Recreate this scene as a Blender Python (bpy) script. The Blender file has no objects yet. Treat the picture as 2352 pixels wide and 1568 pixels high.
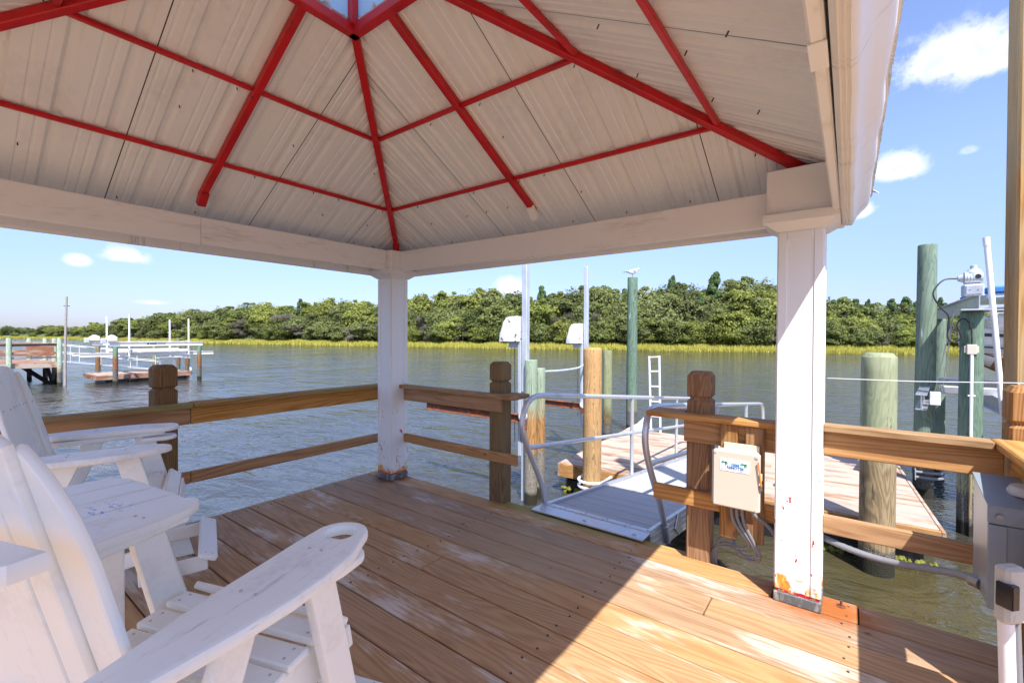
import bpy, bmesh, math, random
import numpy as np
from mathutils import Vector, Matrix
R = math.radians
random.seed(7); rng = np.random.default_rng(7)
sc = bpy.context.scene
col = sc.collection

# ------------------------------------------------------------------ camera
YAW, PITCH, ROLL, CAM_H = R(36.9), R(-.65), R(.25), 1.5
_F = Vector((math.cos(YAW), math.sin(YAW), 0)); _R = Vector((math.sin(YAW), -math.cos(YAW), 0)); _U = Vector((0, 0, 1))
_F2 = _F * math.cos(PITCH) + _U * math.sin(PITCH); _U2 = _U * math.cos(PITCH) - _F * math.sin(PITCH)
_R3 = _R * math.cos(ROLL) + _U2 * math.sin(ROLL); _U3 = _U2 * math.cos(ROLL) - _R * math.sin(ROLL)
cd = bpy.data.cameras.new('camera'); cam = bpy.data.objects.new('camera', cd); col.objects.link(cam)
cd.sensor_width = 36; cd.lens = 1031 / 2352 * 36; cd.clip_start = .05; cd.clip_end = 5000
m = Matrix((_R3, _U3, -_F2)).transposed().to_4x4(); m.translation = (0, 0, CAM_H)
cam.matrix_world = m
sc.camera = cam
sc.view_settings.view_transform = 'Standard'; sc.view_settings.look = 'None'
sc.view_settings.gamma = 1; sc.view_settings.use_curve_mapping = False
sc.view_settings.exposure = 2.15

# ------------------------------------------------------------------ sky and sun
SUN = Vector((-.49, -.51, 1)).normalized()
w = bpy.data.worlds.new('World'); sc.world = w; w.use_nodes = True
nt = w.node_tree; nt.nodes.clear()
def N(t, typ, ins=None, **kw):
    n = t.nodes.new(typ)
    for k, v in kw.items(): setattr(n, k, v)
    for k, v in (ins or {}).items():
        if isinstance(v, bpy.types.NodeSocket): t.links.new(v, n.inputs[k])
        else: n.inputs[k].default_value = v
    return n
def M_(t, op, a, b=None, c=None, clamp=False):
    n = N(t, 'ShaderNodeMath', operation=op, use_clamp=clamp)
    for i, v in enumerate((a, b, c)):
        if v is None: continue
        if isinstance(v, bpy.types.NodeSocket): t.links.new(v, n.inputs[i])
        else: n.inputs[i].default_value = v
    return n.outputs[0]
def MIX(t, f, a, b, blend='MIX'):
    n = N(t, 'ShaderNodeMix', data_type='RGBA', blend_type=blend)
    for s, v in ((n.inputs[0], f), (n.inputs[6], a), (n.inputs[7], b)):
        if isinstance(v, bpy.types.NodeSocket): t.links.new(v, s)
        else: s.default_value = v if not isinstance(v, tuple) or len(v) == 4 else (*v, 1)
    return n.outputs[2]
def RAMP(t, f, a, b):            # smooth 0..1 between a and b
    n = N(t, 'ShaderNodeMapRange', {0: f, 1: a, 2: b, 3: 0., 4: 1.}, interpolation_type='SMOOTHSTEP')
    return n.outputs[0]
sky = N(nt, 'ShaderNodeTexSky', sky_type='NISHITA', sun_disc=False, sun_elevation=math.asin(SUN.z),
        sun_rotation=math.atan2(SUN.x, SUN.y), air_density=1., dust_density=.6, ozone_density=1.6, altitude=0)
tc = N(nt, 'ShaderNodeTexCoord'); D = tc.outputs['Generated']
warp = N(nt, 'ShaderNodeTexNoise', {'Vector': D, 'Scale': 24., 'Detail': 10., 'Roughness': .68})
warp2 = N(nt, 'ShaderNodeTexNoise', {'Vector': D, 'Scale': 7., 'Detail': 3.})
clouds = [(-7.1, 24.0, .066, .034), (-9.8, 23.0, .055, .026), (-3.6, 15.9, .033, .020), (-.6, 12.5, .0235, .0146), (80.9, 6.7, .0142, .0090),
          (77.5, 7.5, .0296, .0127), (37.2, 6.1, .033, .020), (9.4, 11.5, .0208, .0099), (-8.4, 16.3, .0100, .0055),
          (75.6, 3.2, .024, .005), (-40, 30, .14, .06), (-75, 22, .2, .07), (-130, 28, .16, .07), (170, 35, .18, .08), (120, 25, .13, .05)]
mask = None
for az, el, rx, ry in clouds:
    c = Vector((math.cos(R(az)) * math.cos(R(el)), math.sin(R(az)) * math.cos(R(el)), math.sin(R(el))))
    a = Vector((math.sin(R(az)), -math.cos(R(az)), 0)); b = a.cross(c)
    def dot(v): return N(nt, 'ShaderNodeVectorMath', {0: D, 1: v}, operation='DOT_PRODUCT').outputs['Value']
    f = M_(nt, 'MAXIMUM', dot(c), .01)
    u = M_(nt, 'DIVIDE', M_(nt, 'DIVIDE', dot(a), f), rx); v = M_(nt, 'DIVIDE', M_(nt, 'DIVIDE', dot(b), f), ry)
    v = M_(nt, 'MULTIPLY', v, N(nt, 'ShaderNodeMapRange', {0: v, 1: -.3, 2: .3, 3: 1.25, 4: .85}).outputs[0])
    d = M_(nt, 'SQRT', M_(nt, 'ADD', M_(nt, 'MULTIPLY', u, u), M_(nt, 'MULTIPLY', v, v)))
    d = M_(nt, 'ADD', d, M_(nt, 'MULTIPLY', M_(nt, 'SUBTRACT', warp.outputs[0], .5), 2.3))
    d = M_(nt, 'ADD', d, M_(nt, 'MULTIPLY', M_(nt, 'SUBTRACT', warp2.outputs[0], .5), .9))
    s = RAMP(nt, d, 1.35, .35)
    s = M_(nt, 'MULTIPLY', s, M_(nt, 'GREATER_THAN', dot(c), .5))
    if rx < .013 or ry < .0055: s = M_(nt, 'MULTIPLY', s, .45)
    mask = s if mask is None else M_(nt, 'MAXIMUM', mask, s)
SKY_STRENGTH = .15
_el = N(nt, 'ShaderNodeSeparateXYZ', {0: D}).outputs[2]
skycol = MIX(nt, 1., sky.outputs[0], MIX(nt, RAMP(nt, _el, -.02, .36), (.182, .192, .285), (.405, .385, .450)), 'MULTIPLY')
cloudcol = MIX(nt, RAMP(nt, warp.outputs[0], .32, .62), (1.35, 1.5, 1.8), (2.3, 2.3, 2.3))
fin = MIX(nt, mask, skycol, cloudcol)
bg = N(nt, 'ShaderNodeBackground', {'Color': fin, 'Strength': SKY_STRENGTH})
wo = N(nt, 'ShaderNodeOutputWorld'); nt.links.new(bg.outputs[0], wo.inputs[0])
sl = bpy.data.lights.new('sun', 'SUN'); so = bpy.data.objects.new('sun', sl); col.objects.link(so)
sl.energy = 2.02; sl.angle = R(.5); sl.color = (1, .975, .94)
so.rotation_euler = SUN.to_track_quat('Z', 'Y').to_euler(); so.location = (-20, -20, 40)
sc.render.engine = 'CYCLES'; sc.cycles.use_denoising = True; sc.cycles.diffuse_bounces = 8; sc.cycles.max_bounces = 14

# ------------------------------------------------------------------ materials
MATS = {}
def mat(name):
    m = bpy.data.materials.new(name); m.use_nodes = True; MATS[name] = m
    t = m.node_tree; b = t.nodes['Principled BSDF']
    return m, t, b
def setp(t, b, **kw):
    for k, v in kw.items():
        s = b.inputs[k.replace('_', ' ')]
        if isinstance(v, bpy.types.NodeSocket): t.links.new(v, s)
        else: s.default_value = (*v, 1) if isinstance(v, tuple) and len(v) == 3 else v
def coords(t, scale=(1, 1, 1), rand=True, world=False):
    if world: p = N(t, 'ShaderNodeNewGeometry').outputs['Position']
    else: p = N(t, 'ShaderNodeTexCoord').outputs['Object']
    if rand:
        oi = N(t, 'ShaderNodeObjectInfo')
        off = N(t, 'ShaderNodeVectorMath', {0: (37., 53., 29.)}, operation='SCALE'); t.links.new(oi.outputs['Random'], off.inputs['Scale'])
        p2 = N(t, 'ShaderNodeVectorMath', {0: p, 1: off.outputs[0]}, operation='ADD').outputs[0]
    else: p2 = p
    return p, N(t, 'ShaderNodeVectorMath', {0: p2, 1: scale}, operation='MULTIPLY').outputs[0]
def noise(t, v, s, d=4., r=.5, dist=0.):
    return N(t, 'ShaderNodeTexNoise', {'Vector': v, 'Scale': s, 'Detail': d, 'Roughness': r, 'Distortion': dist}).outputs[0]
def bump(t, h, strength=.3, dist=.01):
    return N(t, 'ShaderNodeBump', {'Height': h, 'Strength': strength, 'Distance': dist}).outputs[0]
def rand_of(t): return N(t, 'ShaderNodeObjectInfo').outputs['Random']

def wood(name, light, dark, axis, ring=38., worn=None, worn_amt=.5, worn_lo=.5, green=None, rough=.75, world=False, extra=None, var=.25, knots=True, fine=.25, knotcol=(.035, .018, .008)):
    m, t, b = mat(name)
    sv = [1., 1., 1.]; sv[axis] = .07
    p, v = coords(t, tuple(sv), rand=True, world=world)
    sv2 = [1., 1., 1.]; sv2[axis] = .32
    _, v2 = coords(t, tuple(sv2), rand=True, world=world)
    fin_ = noise(t, v, 95., 5., .65)
    low = noise(t, v, 4.2, 2., .5, .3)
    rings = M_(t, 'ADD', M_(t, 'MULTIPLY', M_(t, 'SINE', M_(t, 'MULTIPLY', low, ring * 4.2)), .5), .5)
    g = M_(t, 'ADD', M_(t, 'MULTIPLY', rings, .34), M_(t, 'MULTIPLY', fin_, .75))
    c = MIX(t, RAMP(t, g, .25, .95), light, dark)
    # board to board variation
    hv = N(t, 'ShaderNodeHueSaturation', {'Color': c, 'Saturation': N(t, 'ShaderNodeMapRange', {0: rand_of(t), 3: .85, 4: 1.1}).outputs[0],
           'Value': N(t, 'ShaderNodeMapRange', {0: rand_of(t), 3: 1 - var, 4: 1 + var}).outputs[0]}); c = hv.outputs[0]
    if knots:
        sk = [3.3, 3.3, 3.3]; sk[axis] = 1.9
        _, vk = coords(t, tuple(sk), rand=True, world=world)
        vo = N(t, 'ShaderNodeTexVoronoi', {'Vector': vk, 'Scale': 1., 'Randomness': 1.})
        k = RAMP(t, M_(t, 'ADD', vo.outputs['Distance'], M_(t, 'MULTIPLY', fin_, .05)), .085, .045)
        c = MIX(t, M_(t, 'MULTIPLY', k, .8), c, knotcol)
    if worn:
        wn = noise(t, v2, 3.4, 4., .6); wf = noise(t, v, 60., 4., .7)
        wm = RAMP(t, M_(t, 'ADD', M_(t, 'MULTIPLY', wn, .8), M_(t, 'MULTIPLY', wf, .28)), worn_lo, worn_lo + .14)
        c = MIX(t, M_(t, 'MULTIPLY', wm, worn_amt), c, worn)
    if extra: c = extra(t, p, c, fin_)
    setp(t, b, Base_Color=c, Roughness=rough, Normal=bump(t, g, fine, .004))
    b.inputs['Specular IOR Level'].default_value = .15
    return m
def near_mask(t, p, c0, s, lo, hi, nz=.5, sc_=6.):
    d = N(t, 'ShaderNodeVectorMath', {0: p, 1: c0}, operation='SUBTRACT').outputs[0]
    d = N(t, 'ShaderNodeVectorMath', {0: d, 1: (1 / s[0], 1 / s[1], 1 / s[2])}, operation='MULTIPLY').outputs[0]
    l = N(t, 'ShaderNodeVectorMath', {0: d}, operation='LENGTH').outputs['Value']
    n_ = noise(t, p, sc_, 5., .65)
    return RAMP(t, M_(t, 'ADD', l, M_(t, 'MULTIPLY', M_(t, 'SUBTRACT', n_, .5), nz * 2)), hi, lo)
def deck_extra(t, p, c, fin_):
    pw = N(t, 'ShaderNodeNewGeometry').outputs['Position']
    # rust bled from the steel feet, green algae along the shaded waterside edge
    a = near_mask(t, pw, (3.05, .13, 0), (.22, .36, 1), .35, 1.1, .35, 14.)
    c = MIX(t, M_(t, 'MULTIPLY', a, .85), c, (.33, .085, .012))
    a = near_mask(t, pw, (3.06, 3.88, 0), (.24, .24, 1), .5, 1.1, .35, 14.)
    c = MIX(t, M_(t, 'MULTIPLY', a, .8), c, (.14, .05, .02))
    a = near_mask(t, pw, (3.28, 1.9, 0), (.24, 1.1, 1), .3, 1.15, .5, 9.)
    c = MIX(t, M_(t, 'MULTIPLY', a, .75), c, (.23, .24, .045))
    a = near_mask(t, pw, (2.6, 1.75, 0), (.5, .7, 1), .2, 1.2, .55, 5.)
    c = MIX(t, M_(t, 'MULTIPLY', a, .35), c, (.42, .34, .2))
    return c
WORN = (.66, .60, .52)
wood('deck_wood', (.455, .272, .135), (.315, .172, .078), 1, worn=WORN, worn_amt=.72, worn_lo=.565, extra=deck_extra, rough=.62, var=.14)
wood('deck_wood_x', (.34, .19, .09), (.18, .09, .035), 0, worn=WORN, worn_amt=.5, worn_lo=.56, extra=deck_extra, rough=.65, var=.12)
for ax, nm in ((0, 'x'), (1, 'y'), (2, 'z')):
    wood('rail_wood_' + nm, (.50, .27, .105), (.30, .138, .046), ax, worn=(.42, .27, .13), worn_amt=.4, worn_lo=.6, rough=.7, var=.12)
wood('cap_wood_x', (.36, .22, .085), (.20, .11, .04), 0, worn=(.26, .25, .08), worn_amt=.6, worn_lo=.5, rough=.75, var=.1)
wood('cap_wood_y', (.40, .24, .11), (.22, .12, .045), 1, worn=(.40, .27, .13), worn_amt=.5, worn_lo=.56, rough=.75, var=.1)
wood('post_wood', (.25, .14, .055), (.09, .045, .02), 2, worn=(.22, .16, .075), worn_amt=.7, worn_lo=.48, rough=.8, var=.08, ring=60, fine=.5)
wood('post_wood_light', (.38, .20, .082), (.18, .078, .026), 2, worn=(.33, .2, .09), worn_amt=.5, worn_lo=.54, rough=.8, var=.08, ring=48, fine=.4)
wood('pole_wood', (.47, .30, .14), (.27, .145, .055), 2, worn=(.38, .30, .17), worn_amt=.6, worn_lo=.48, rough=.8, var=.05, ring=52, fine=.5)
wood('float_wood', (.36, .22, .135), (.20, .10, .052), 1, worn=(.46, .38, .31), worn_amt=.85, worn_lo=.42, rough=.75, var=.16)
wood('fascia_wood', (.46, .25, .095), (.28, .13, .045), 1, rough=.7, var=.08)
wood('pier_wood', (.28, .13, .085), (.16, .07, .042), 0, worn=(.45, .33, .24), worn_amt=.7, worn_lo=.5, rough=.8)
wood('grey_wood', (.42, .38, .34), (.26, .23, .2), 2, rough=.85, knots=False)
wood('dark_wood', (.06, .045, .03), (.025, .02, .014), 2, rough=.8, knots=False)

def paint(name, c, dirt=(.2, .17, .13), amt=.35, scale=3., lo=.55, rough=.45, stretch=(1, 1, 1), bmp=.08, metal=0., extra=None, rand=True):
    m, t, b = mat(name)
    p, v = coords(t, stretch, rand=rand)
    n1 = noise(t, v, scale, 6., .65); n2 = noise(t, v, scale * 13, 3., .6)
    k = RAMP(t, M_(t, 'ADD', n1, M_(t, 'MULTIPLY', M_(t, 'SUBTRACT', n2, .5), .3)), lo, lo + .2)
    cc = MIX(t, M_(t, 'MULTIPLY', k, amt), c, dirt)
    if extra: cc = extra(t, p, cc, n2)
    setp(t, b, Base_Color=cc, Roughness=N(t, 'ShaderNodeMapRange', {0: n1, 3: rough * .85, 4: min(1, rough * 1.25)}).outputs[0], Metallic=metal, Normal=bump(t, n2, bmp, .004))
    return m
def column_extra(t, p, c, n2):
    pw = N(t, 'ShaderNodeNewGeometry').outputs['Position']
    sx = N(t, 'ShaderNodeSeparateXYZ', {0: pw}); z = sx.outputs[2]
    nn = noise(t, pw, 11., 5., .7); nf = noise(t, N(t, 'ShaderNodeVectorMath', {0: pw, 1: (1, 1, .35)}, operation='MULTIPLY').outputs[0], 26., 4., .65)
    # old red paint showing through chips low down
    chip = M_(t, 'MULTIPLY', RAMP(t, nf, .632, .645), RAMP(t, z, 1.0, .5))
    c = MIX(t, chip, c, (.5, .012, .03))
    rust = RAMP(t, M_(t, 'SUBTRACT', M_(t, 'MULTIPLY', nn, .42), z), .07, .13)
    c = MIX(t, rust, c, MIX(t, RAMP(t, nf, .4, .62), (.55, .17, .012), (.75, .42, .07)))
    band = M_(t, 'MULTIPLY', RAMP(t, z, .062, .058), 1.)
    c = MIX(t, band, c, MIX(t, RAMP(t, nf, .45, .6), (.10, .11, .11), (.3, .28, .26)))
    red = M_(t, 'MULTIPLY', RAMP(t, z, .056, .060), RAMP(t, M_(t, 'ADD', z, M_(t, 'MULTIPLY', nn, .04)), .094, .088))
    c = MIX(t, M_(t, 'MULTIPLY', red, RAMP(t, nf, .42, .46)), c, (.42, .01, .03))
    return c
paint('column_paint', (.795, .815, .81), (.42, .38, .35), .35, 2.2, .56, .42, (1, 1, .25), extra=column_extra, rand=False)
paint('white_paint', (.80, .815, .82), (.46, .40, .35), .5, 2.6, .55, .5, (1, 1, 1))
paint('beam_paint_x', (.80, .815, .82), (.40, .34, .29), .5, 3., .53, .55, (.25, 1, 1.6), bmp=.2)
paint('beam_paint_y', (.80, .815, .82), (.40, .34, .29), .5, 3., .53, .55, (1, .25, 1.6), bmp=.2)
paint('gutter_paint', (.80, .80, .79), (.12, .10, .07), .75, 5., .60, .35, (2.6, .3, .3))
paint('sheet_steel', (.77, .80, .815), (.60, .62, .63), .4, 1.6, .5, .4, (1, 1, 1))
def chips(t, p, c, n2):
    q = noise(t, p, 24., 5., .7)
    return MIX(t, RAMP(t, q, .655, .69), c, (.035, .018, .012))
paint('red_steel', (.52, .005, .010), (.34, .005, .008), .7, 5., .46, .42, extra=chips, bmp=.25)
paint('seam_shadow', (.06, .055, .05), rough=.8)  # painted shadow line for the roof sheet overlaps
def blue_marks(t, p, c, n2):
    q = noise(t, N(t, 'ShaderNodeVectorMath', {0: p, 1: (2., 1, 1)}, operation='MULTIPLY').outputs[0], 30., 3., .6)
    a = near_mask(t, p, (-.25, .62, .88), (.10, .12, 1), .3, 1., .3, 9.)
    return MIX(t, M_(t, 'MULTIPLY', a, RAMP(t, q, .56, .60)), c, (.22, .34, .72))
def streaks(t, p, c, n2):
    v = N(t, 'ShaderNodeVectorMath', {0: p, 1: (2.2, 22., 22.)}, operation='MULTIPLY').outputs[0]
    q = noise(t, v, 1.6, 5., .7)
    return MIX(t, M_(t, 'MULTIPLY', RAMP(t, q, .60, .72), .5), c, (.33, .33, .31))
def streaks_blue(t, p, c, n2): return blue_marks(t, p, streaks(t, p, c, n2), n2)
paint('chair_plastic', (.835, .865, .845), (.62, .61, .58), .35, 4., .5, .38, bmp=.05)
paint('chair_plastic_streaked', (.815, .845, .825), (.55, .54, .51), .45, 4., .5, .42, extra=streaks)
paint('table_plastic', (.795, .825, .805), (.55, .54, .51), .5, 4., .5, .42, extra=streaks_blue, rand=False)
paint('screw_steel', (.28, .27, .26), rough=.4, metal=.8)
paint('screw_light', (.50, .49, .47), rough=.5)
paint('dark_screw', (.03, .028, .026), rough=.5)
paint('aluminium', (.60, .61, .63), (.40, .40, .41), .5, 6., .48, .36, metal=.75, bmp=.1)
paint('rail_aluminium', (.62, .63, .65), (.42, .40, .37), .5, 5., .52, .33, metal=.55)
paint('galvanised', (.55, .59, .64), (.40, .44, .49), .6, 8., .45, .45, (1, 1, .3), metal=.35)
paint('composite_plank', (.39, .385, .38), (.47, .46, .45), .5, 9., .45, .7, (1, .12, 1), bmp=.15)
paint('white_pvc', (.80, .80, .80), (.55, .53, .5), .3, 4., .58, .35)
paint('grey_pvc', (.19, .195, .21), (.28, .28, .29), .3, 6., .55, .45)
paint('black_tub', (.018, .018, .02), (.10, .10, .11), .5, 5., .52, .4)
paint('rusty_steel', (.14, .05, .025), (.42, .13, .035), .9, 14., .48, .85, bmp=.6)
paint('cream_box', (.57, .52, .42), (.62, .56, .46), .3, 3., .56, .42)
paint('cream_shade', (.70, .655, .55), (.5, .45, .36), .3, 3., .56, .42)
paint('sticker_white', (.83, .83, .84), rough=.3, amt=0)
paint('print_blue', (.025, .21, .52), rough=.35, amt=0)
paint('print_green', (.02, .26, .17), rough=.35, amt=0)
paint('print_grey', (.35, .36, .38), rough=.35, amt=0)
paint('print_rust', (.55, .2, .12), rough=.35, amt=0)
paint('box_grey', (.20, .245, .285), (.27, .31, .34), .4, 4., .5, .42, bmp=.05)
paint('box_steel', (.45, .48, .50), (.38, .40, .41), .4, 5., .5, .28, metal=.6)
paint('receptacle_grey', (.50, .49, .44), (.38, .37, .33), .4, 5., .5, .45)
paint('dark_glass', (.02, .022, .028), rough=.1, amt=0)
paint('black_rubber', (.02, .02, .022), rough=.5)
def specks(lo):
    def f(t, p, c, n2):
        a = noise(t, p, 20., 4., .6); b_ = noise(t, p, 4.5, 2., .5)
        return MIX(t, M_(t, 'MULTIPLY', RAMP(t, a, lo, lo + .035), RAMP(t, b_, .46, .56)), c, (.06, .06, .055))
    return f
paint('motor_white', (.62, .615, .60), (.4, .39, .37), .4, 6., .5, .4, extra=specks(.53))
paint('motor_clean', (.64, .635, .62), (.4, .39, .37), .4, 6., .5, .4, extra=specks(.59))
paint('pencil_orange', (.75, .24, .02), amt=0, rough=.4)
paint('hull_white', (.80, .785, .75), (.58, .53, .46), .4, 1.6, .5, .25)
paint('canvas_blue', (.03, .16, .45), (.02, .09, .3), .6, 3., .5, .7)
paint('clear_vinyl', (.45, .58, .72), (.6, .7, .8), .6, 4., .45, .15)
paint('stripe_dark', (.03, .035, .045), amt=0, rough=.3)
paint('bottom_rust', (.28, .13, .06), (.14, .07, .03), .8, 6., .45, .8)
paint('string_white', (.8, .8, .78), amt=0, rough=.7)
paint('gull_white', (.82, .82, .82), amt=0, rough=.8)
paint('gull_grey', (.16, .17, .19), (.22, .23, .25), .5, 20., .5, .8)
paint('gull_black', (.02, .02, .022), amt=0, rough=.8)
paint('gull_leg', (.35, .16, .07), amt=0, rough=.7)
paint('moss', (.18, .19, .02), (.07, .06, .02), .8, 30., .45, .95, bmp=.8)
m, t, b = mat('skylight'); setp(t, b, Base_Color=(.62, .74, .84), Roughness=.35, Transmission_Weight=.0)
tr = N(t, 'ShaderNodeBsdfTranslucent', {'Color': (.72, .85, .95, 1)}); mx = N(t, 'ShaderNodeMixShader', {0: .65})
t.links.new(b.outputs[0], mx.inputs[1]); t.links.new(tr.outputs[0], mx.inputs[2]); t.links.new(mx.outputs[0], t.nodes['Material Output'].inputs[0])

WATER = -1.1
def pile_mat(name, top, top2, mid, z_mid, z_barn, ring=20., barn=(.17, .16, .14)):
    m, t, b = mat(name)
    pw = N(t, 'ShaderNodeNewGeometry').outputs['Position']; z = N(t, 'ShaderNodeSeparateXYZ', {0: pw}).outputs[2]
    _, v = coords(t, (1, 1, .13)); _, v1 = coords(t, (1, 1, 1))
    low = noise(t, v, 3.2, 3., .5, 1.2); fine_ = noise(t, v, 70., 4., .65)
    rg = M_(t, 'ADD', M_(t, 'MULTIPLY', M_(t, 'SINE', M_(t, 'MULTIPLY', low, ring * 5.)), .5), .5)
    g = M_(t, 'ADD', M_(t, 'MULTIPLY', rg, .38), M_(t, 'MULTIPLY', fine_, .7))
    c = MIX(t, RAMP(t, g, .3, .95), top, top2)
    pn = noise(t, v1, 3., 4., .6)
    zz = M_(t, 'ADD', z, M_(t, 'MULTIPLY', M_(t, 'SUBTRACT', pn, .5), .8))
    mc = MIX(t, RAMP(t, g, .3, .9), mid, tuple(x * .5 for x in mid))
    c = MIX(t, RAMP(t, zz, z_mid + .25, z_mid - .25), c, mc)
    white = M_(t, 'MULTIPLY', RAMP(t, noise(t, N(t, 'ShaderNodeVectorMath', {0: v1, 1: (1, 1, .06)}, operation='MULTIPLY').outputs[0], 26., 2., .5), .69, .73), RAMP(t, z, z_mid, z_mid + .8))
    c = MIX(t, M_(t, 'MULTIPLY', white, .6), c, (.6, .62, .58))
    ck = noise(t, N(t, 'ShaderNodeVectorMath', {0: v1, 1: (1, 1, .05)}, operation='MULTIPLY').outputs[0], 9., 3., .6, .6)
    c = MIX(t, M_(t, 'MULTIPLY', RAMP(t, M_(t, 'ABSOLUTE', M_(t, 'SUBTRACT', ck, .5)), .008, .002), .75), c, (.05, .045, .03))
    bn = N(t, 'ShaderNodeTexVoronoi', {'Vector': v1, 'Scale': 95.}).outputs['Distance']
    bm = RAMP(t, M_(t, 'ADD', z, M_(t, 'MULTIPLY', M_(t, 'SUBTRACT', pn, .5), .25)), z_barn + .03, z_barn - .03)
    wet = RAMP(t, M_(t, 'ADD', z, M_(t, 'MULTIPLY', M_(t, 'SUBTRACT', pn, .5), .2)), WATER + .22, WATER + .14)
    bc = MIX(t, RAMP(t, bn, .1, .6), tuple(min(1, x * 1.9) for x in barn), tuple(x * .45 for x in barn))
    bc = MIX(t, wet, bc, (.03, .028, .018))
    c = MIX(t, bm, c, bc)
    h = M_(t, 'ADD', M_(t, 'MULTIPLY', g, .25), M_(t, 'MULTIPLY', M_(t, 'MULTIPLY', bn, bm), -2.))
    setp(t, b, Base_Color=c, Roughness=.8, Normal=bump(t, h, .6, .012)); b.inputs['Specular IOR Level'].default_value = .25
    return m
GR, GR2 = (.19, .25, .185), (.115, .165, .115)
pile_mat('pile_green', GR, GR2, (.30, .27, .14), -.35, -.62)
pile_mat('pile_green_deep', (.15, .22, .16), (.085, .14, .095), (.24, .25, .15), -.2, -.55)
pile_mat('pile_two_tone', (.30, .37, .27), (.20, .27, .19), (.42, .22, .08), .35, -.32, barn=(.30, .27, .22))
pile_mat('pile_orange', (.52, .32, .14), (.33, .17, .06), (.5, .31, .14), .2, -.82, ring=55.)
pile_mat('pile_olive', (.27, .28, .15), (.18, .21, .11), (.20, .15, .07), -.3, -.7, ring=26.)
pile_mat('pile_pale', (.31, .33, .20), (.23, .26, .15), (.33, .24, .13), .35, -.85, ring=18.)
pile_mat('pile_far_rust', (.16, .27, .18), (.09, .17, .11), (.27, .12, .05), .35, -.35)
pile_mat('pile_far_brown', (.24, .22, .14), (.14, .12, .08), (.23, .12, .055), .25, -.5)
pile_mat('pile_far_pale', (.36, .42, .32), (.22, .30, .22), (.30, .25, .16), -.1, -.45)

# water: olive body, sky on the facets
m, t, b = mat('water')
pw = N(t, 'ShaderNodeNewGeometry').outputs['Position']
def wn(sc_, s, d, r=.55, rot=.0, dist=0.):
    mp = N(t, 'ShaderNodeMapping', {'Vector': pw, 'Rotation': (0, 0, rot), 'Scale': s})
    return noise(t, mp.outputs[0], sc_, d, r, dist)
h = M_(t, 'ADD', M_(t, 'MULTIPLY', wn(.8, (1, .45, 1), 2., .5, .5, .4), 1.7), M_(t, 'MULTIPLY', wn(3.1, (1, .42, 1), 3., .55, .75, .5), .8))
h = M_(t, 'ADD', h, M_(t, 'MULTIPLY', wn(11., (1, .5, 1), 3., .6, .3, .3), .22))
silt_shade = near_mask(t, pw, (5.2, -1.2, -1.1), (3.4, 3.6, 9.), .25, 1.15, .25, .6)      # olive shallows beside the deck, dock shade and weaker sky reflection painted in
wind = N(t, 'ShaderNodeMapRange', {0: noise(t, N(t, 'ShaderNodeMapping', {'Vector': pw, 'Scale': (.05, .14, 1), 'Rotation': (0, 0, .5)}).outputs[0], 1., 3., .6), 1: .35, 2: .65, 3: .55, 4: 1.25})
h = M_(t, 'MULTIPLY', h, wind.outputs[0])
setp(t, b, Base_Color=MIX(t, silt_shade, (.042, .041, .034), (.060, .050, .021)), Roughness=.07, IOR=1.48, Normal=bump(t, h, 1., .085))
b.inputs['Specular IOR Level'].default_value = .5

# foliage
def leaf_mat(name, a, bcol, cc):
    m, t, b = mat(name)
    at = N(t, 'ShaderNodeAttribute', attribute_name='tint'); oi = N(t, 'ShaderNodeObjectInfo')
    c = MIX(t, at.outputs['Fac'], a, bcol)
    c = MIX(t, M_(t, 'MULTIPLY', oi.outputs['Random'], .75), c, cc)
    c = N(t, 'ShaderNodeHueSaturation', {'Color': c, 'Value': N(t, 'ShaderNodeMapRange', {0: M_(t, 'FRACT', M_(t, 'MULTIPLY', oi.outputs['Random'], 7.31)), 3: .8, 4: 1.35}).outputs[0]}).outputs[0]
    setp(t, b, Base_Color=c, Roughness=.65); b.inputs['Specular IOR Level'].default_value = .2
    tr = N(t, 'ShaderNodeBsdfTranslucent', {'Color': c}); mx = N(t, 'ShaderNodeMixShader', {0: .4})
    t.links.new(b.outputs[0], mx.inputs[1]); t.links.new(tr.outputs[0], mx.inputs[2]); t.links.new(mx.outputs[0], t.nodes['Material Output'].inputs[0])
leaf_mat('leaf_oak', (.085, .115, .032), (.25, .285, .085), (.20, .22, .09))
leaf_mat('leaf_bright', (.12, .165, .036), (.32, .35, .085), (.27, .28, .07))
leaf_mat('leaf_pine', (.065, .12, .04), (.17, .25, .09), (.12, .18, .07))
leaf_mat('twig_grey', (.19, .165, .14), (.32, .29, .25), (.12, .12, .07))
leaf_mat('grass_marsh', (.36, .35, .06), (.58, .52, .12), (.44, .42, .08))
paint('bark', (.10, .08, .06), (.18, .16, .13), .6, 6., .5, .9)
paint('bank_soil', (.070, .095, .030), (.20, .14, .10), .8, .10, .56, .95, rand=False)
paint('marker_yellow', (.62, .5, .2), amt=.2)

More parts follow.
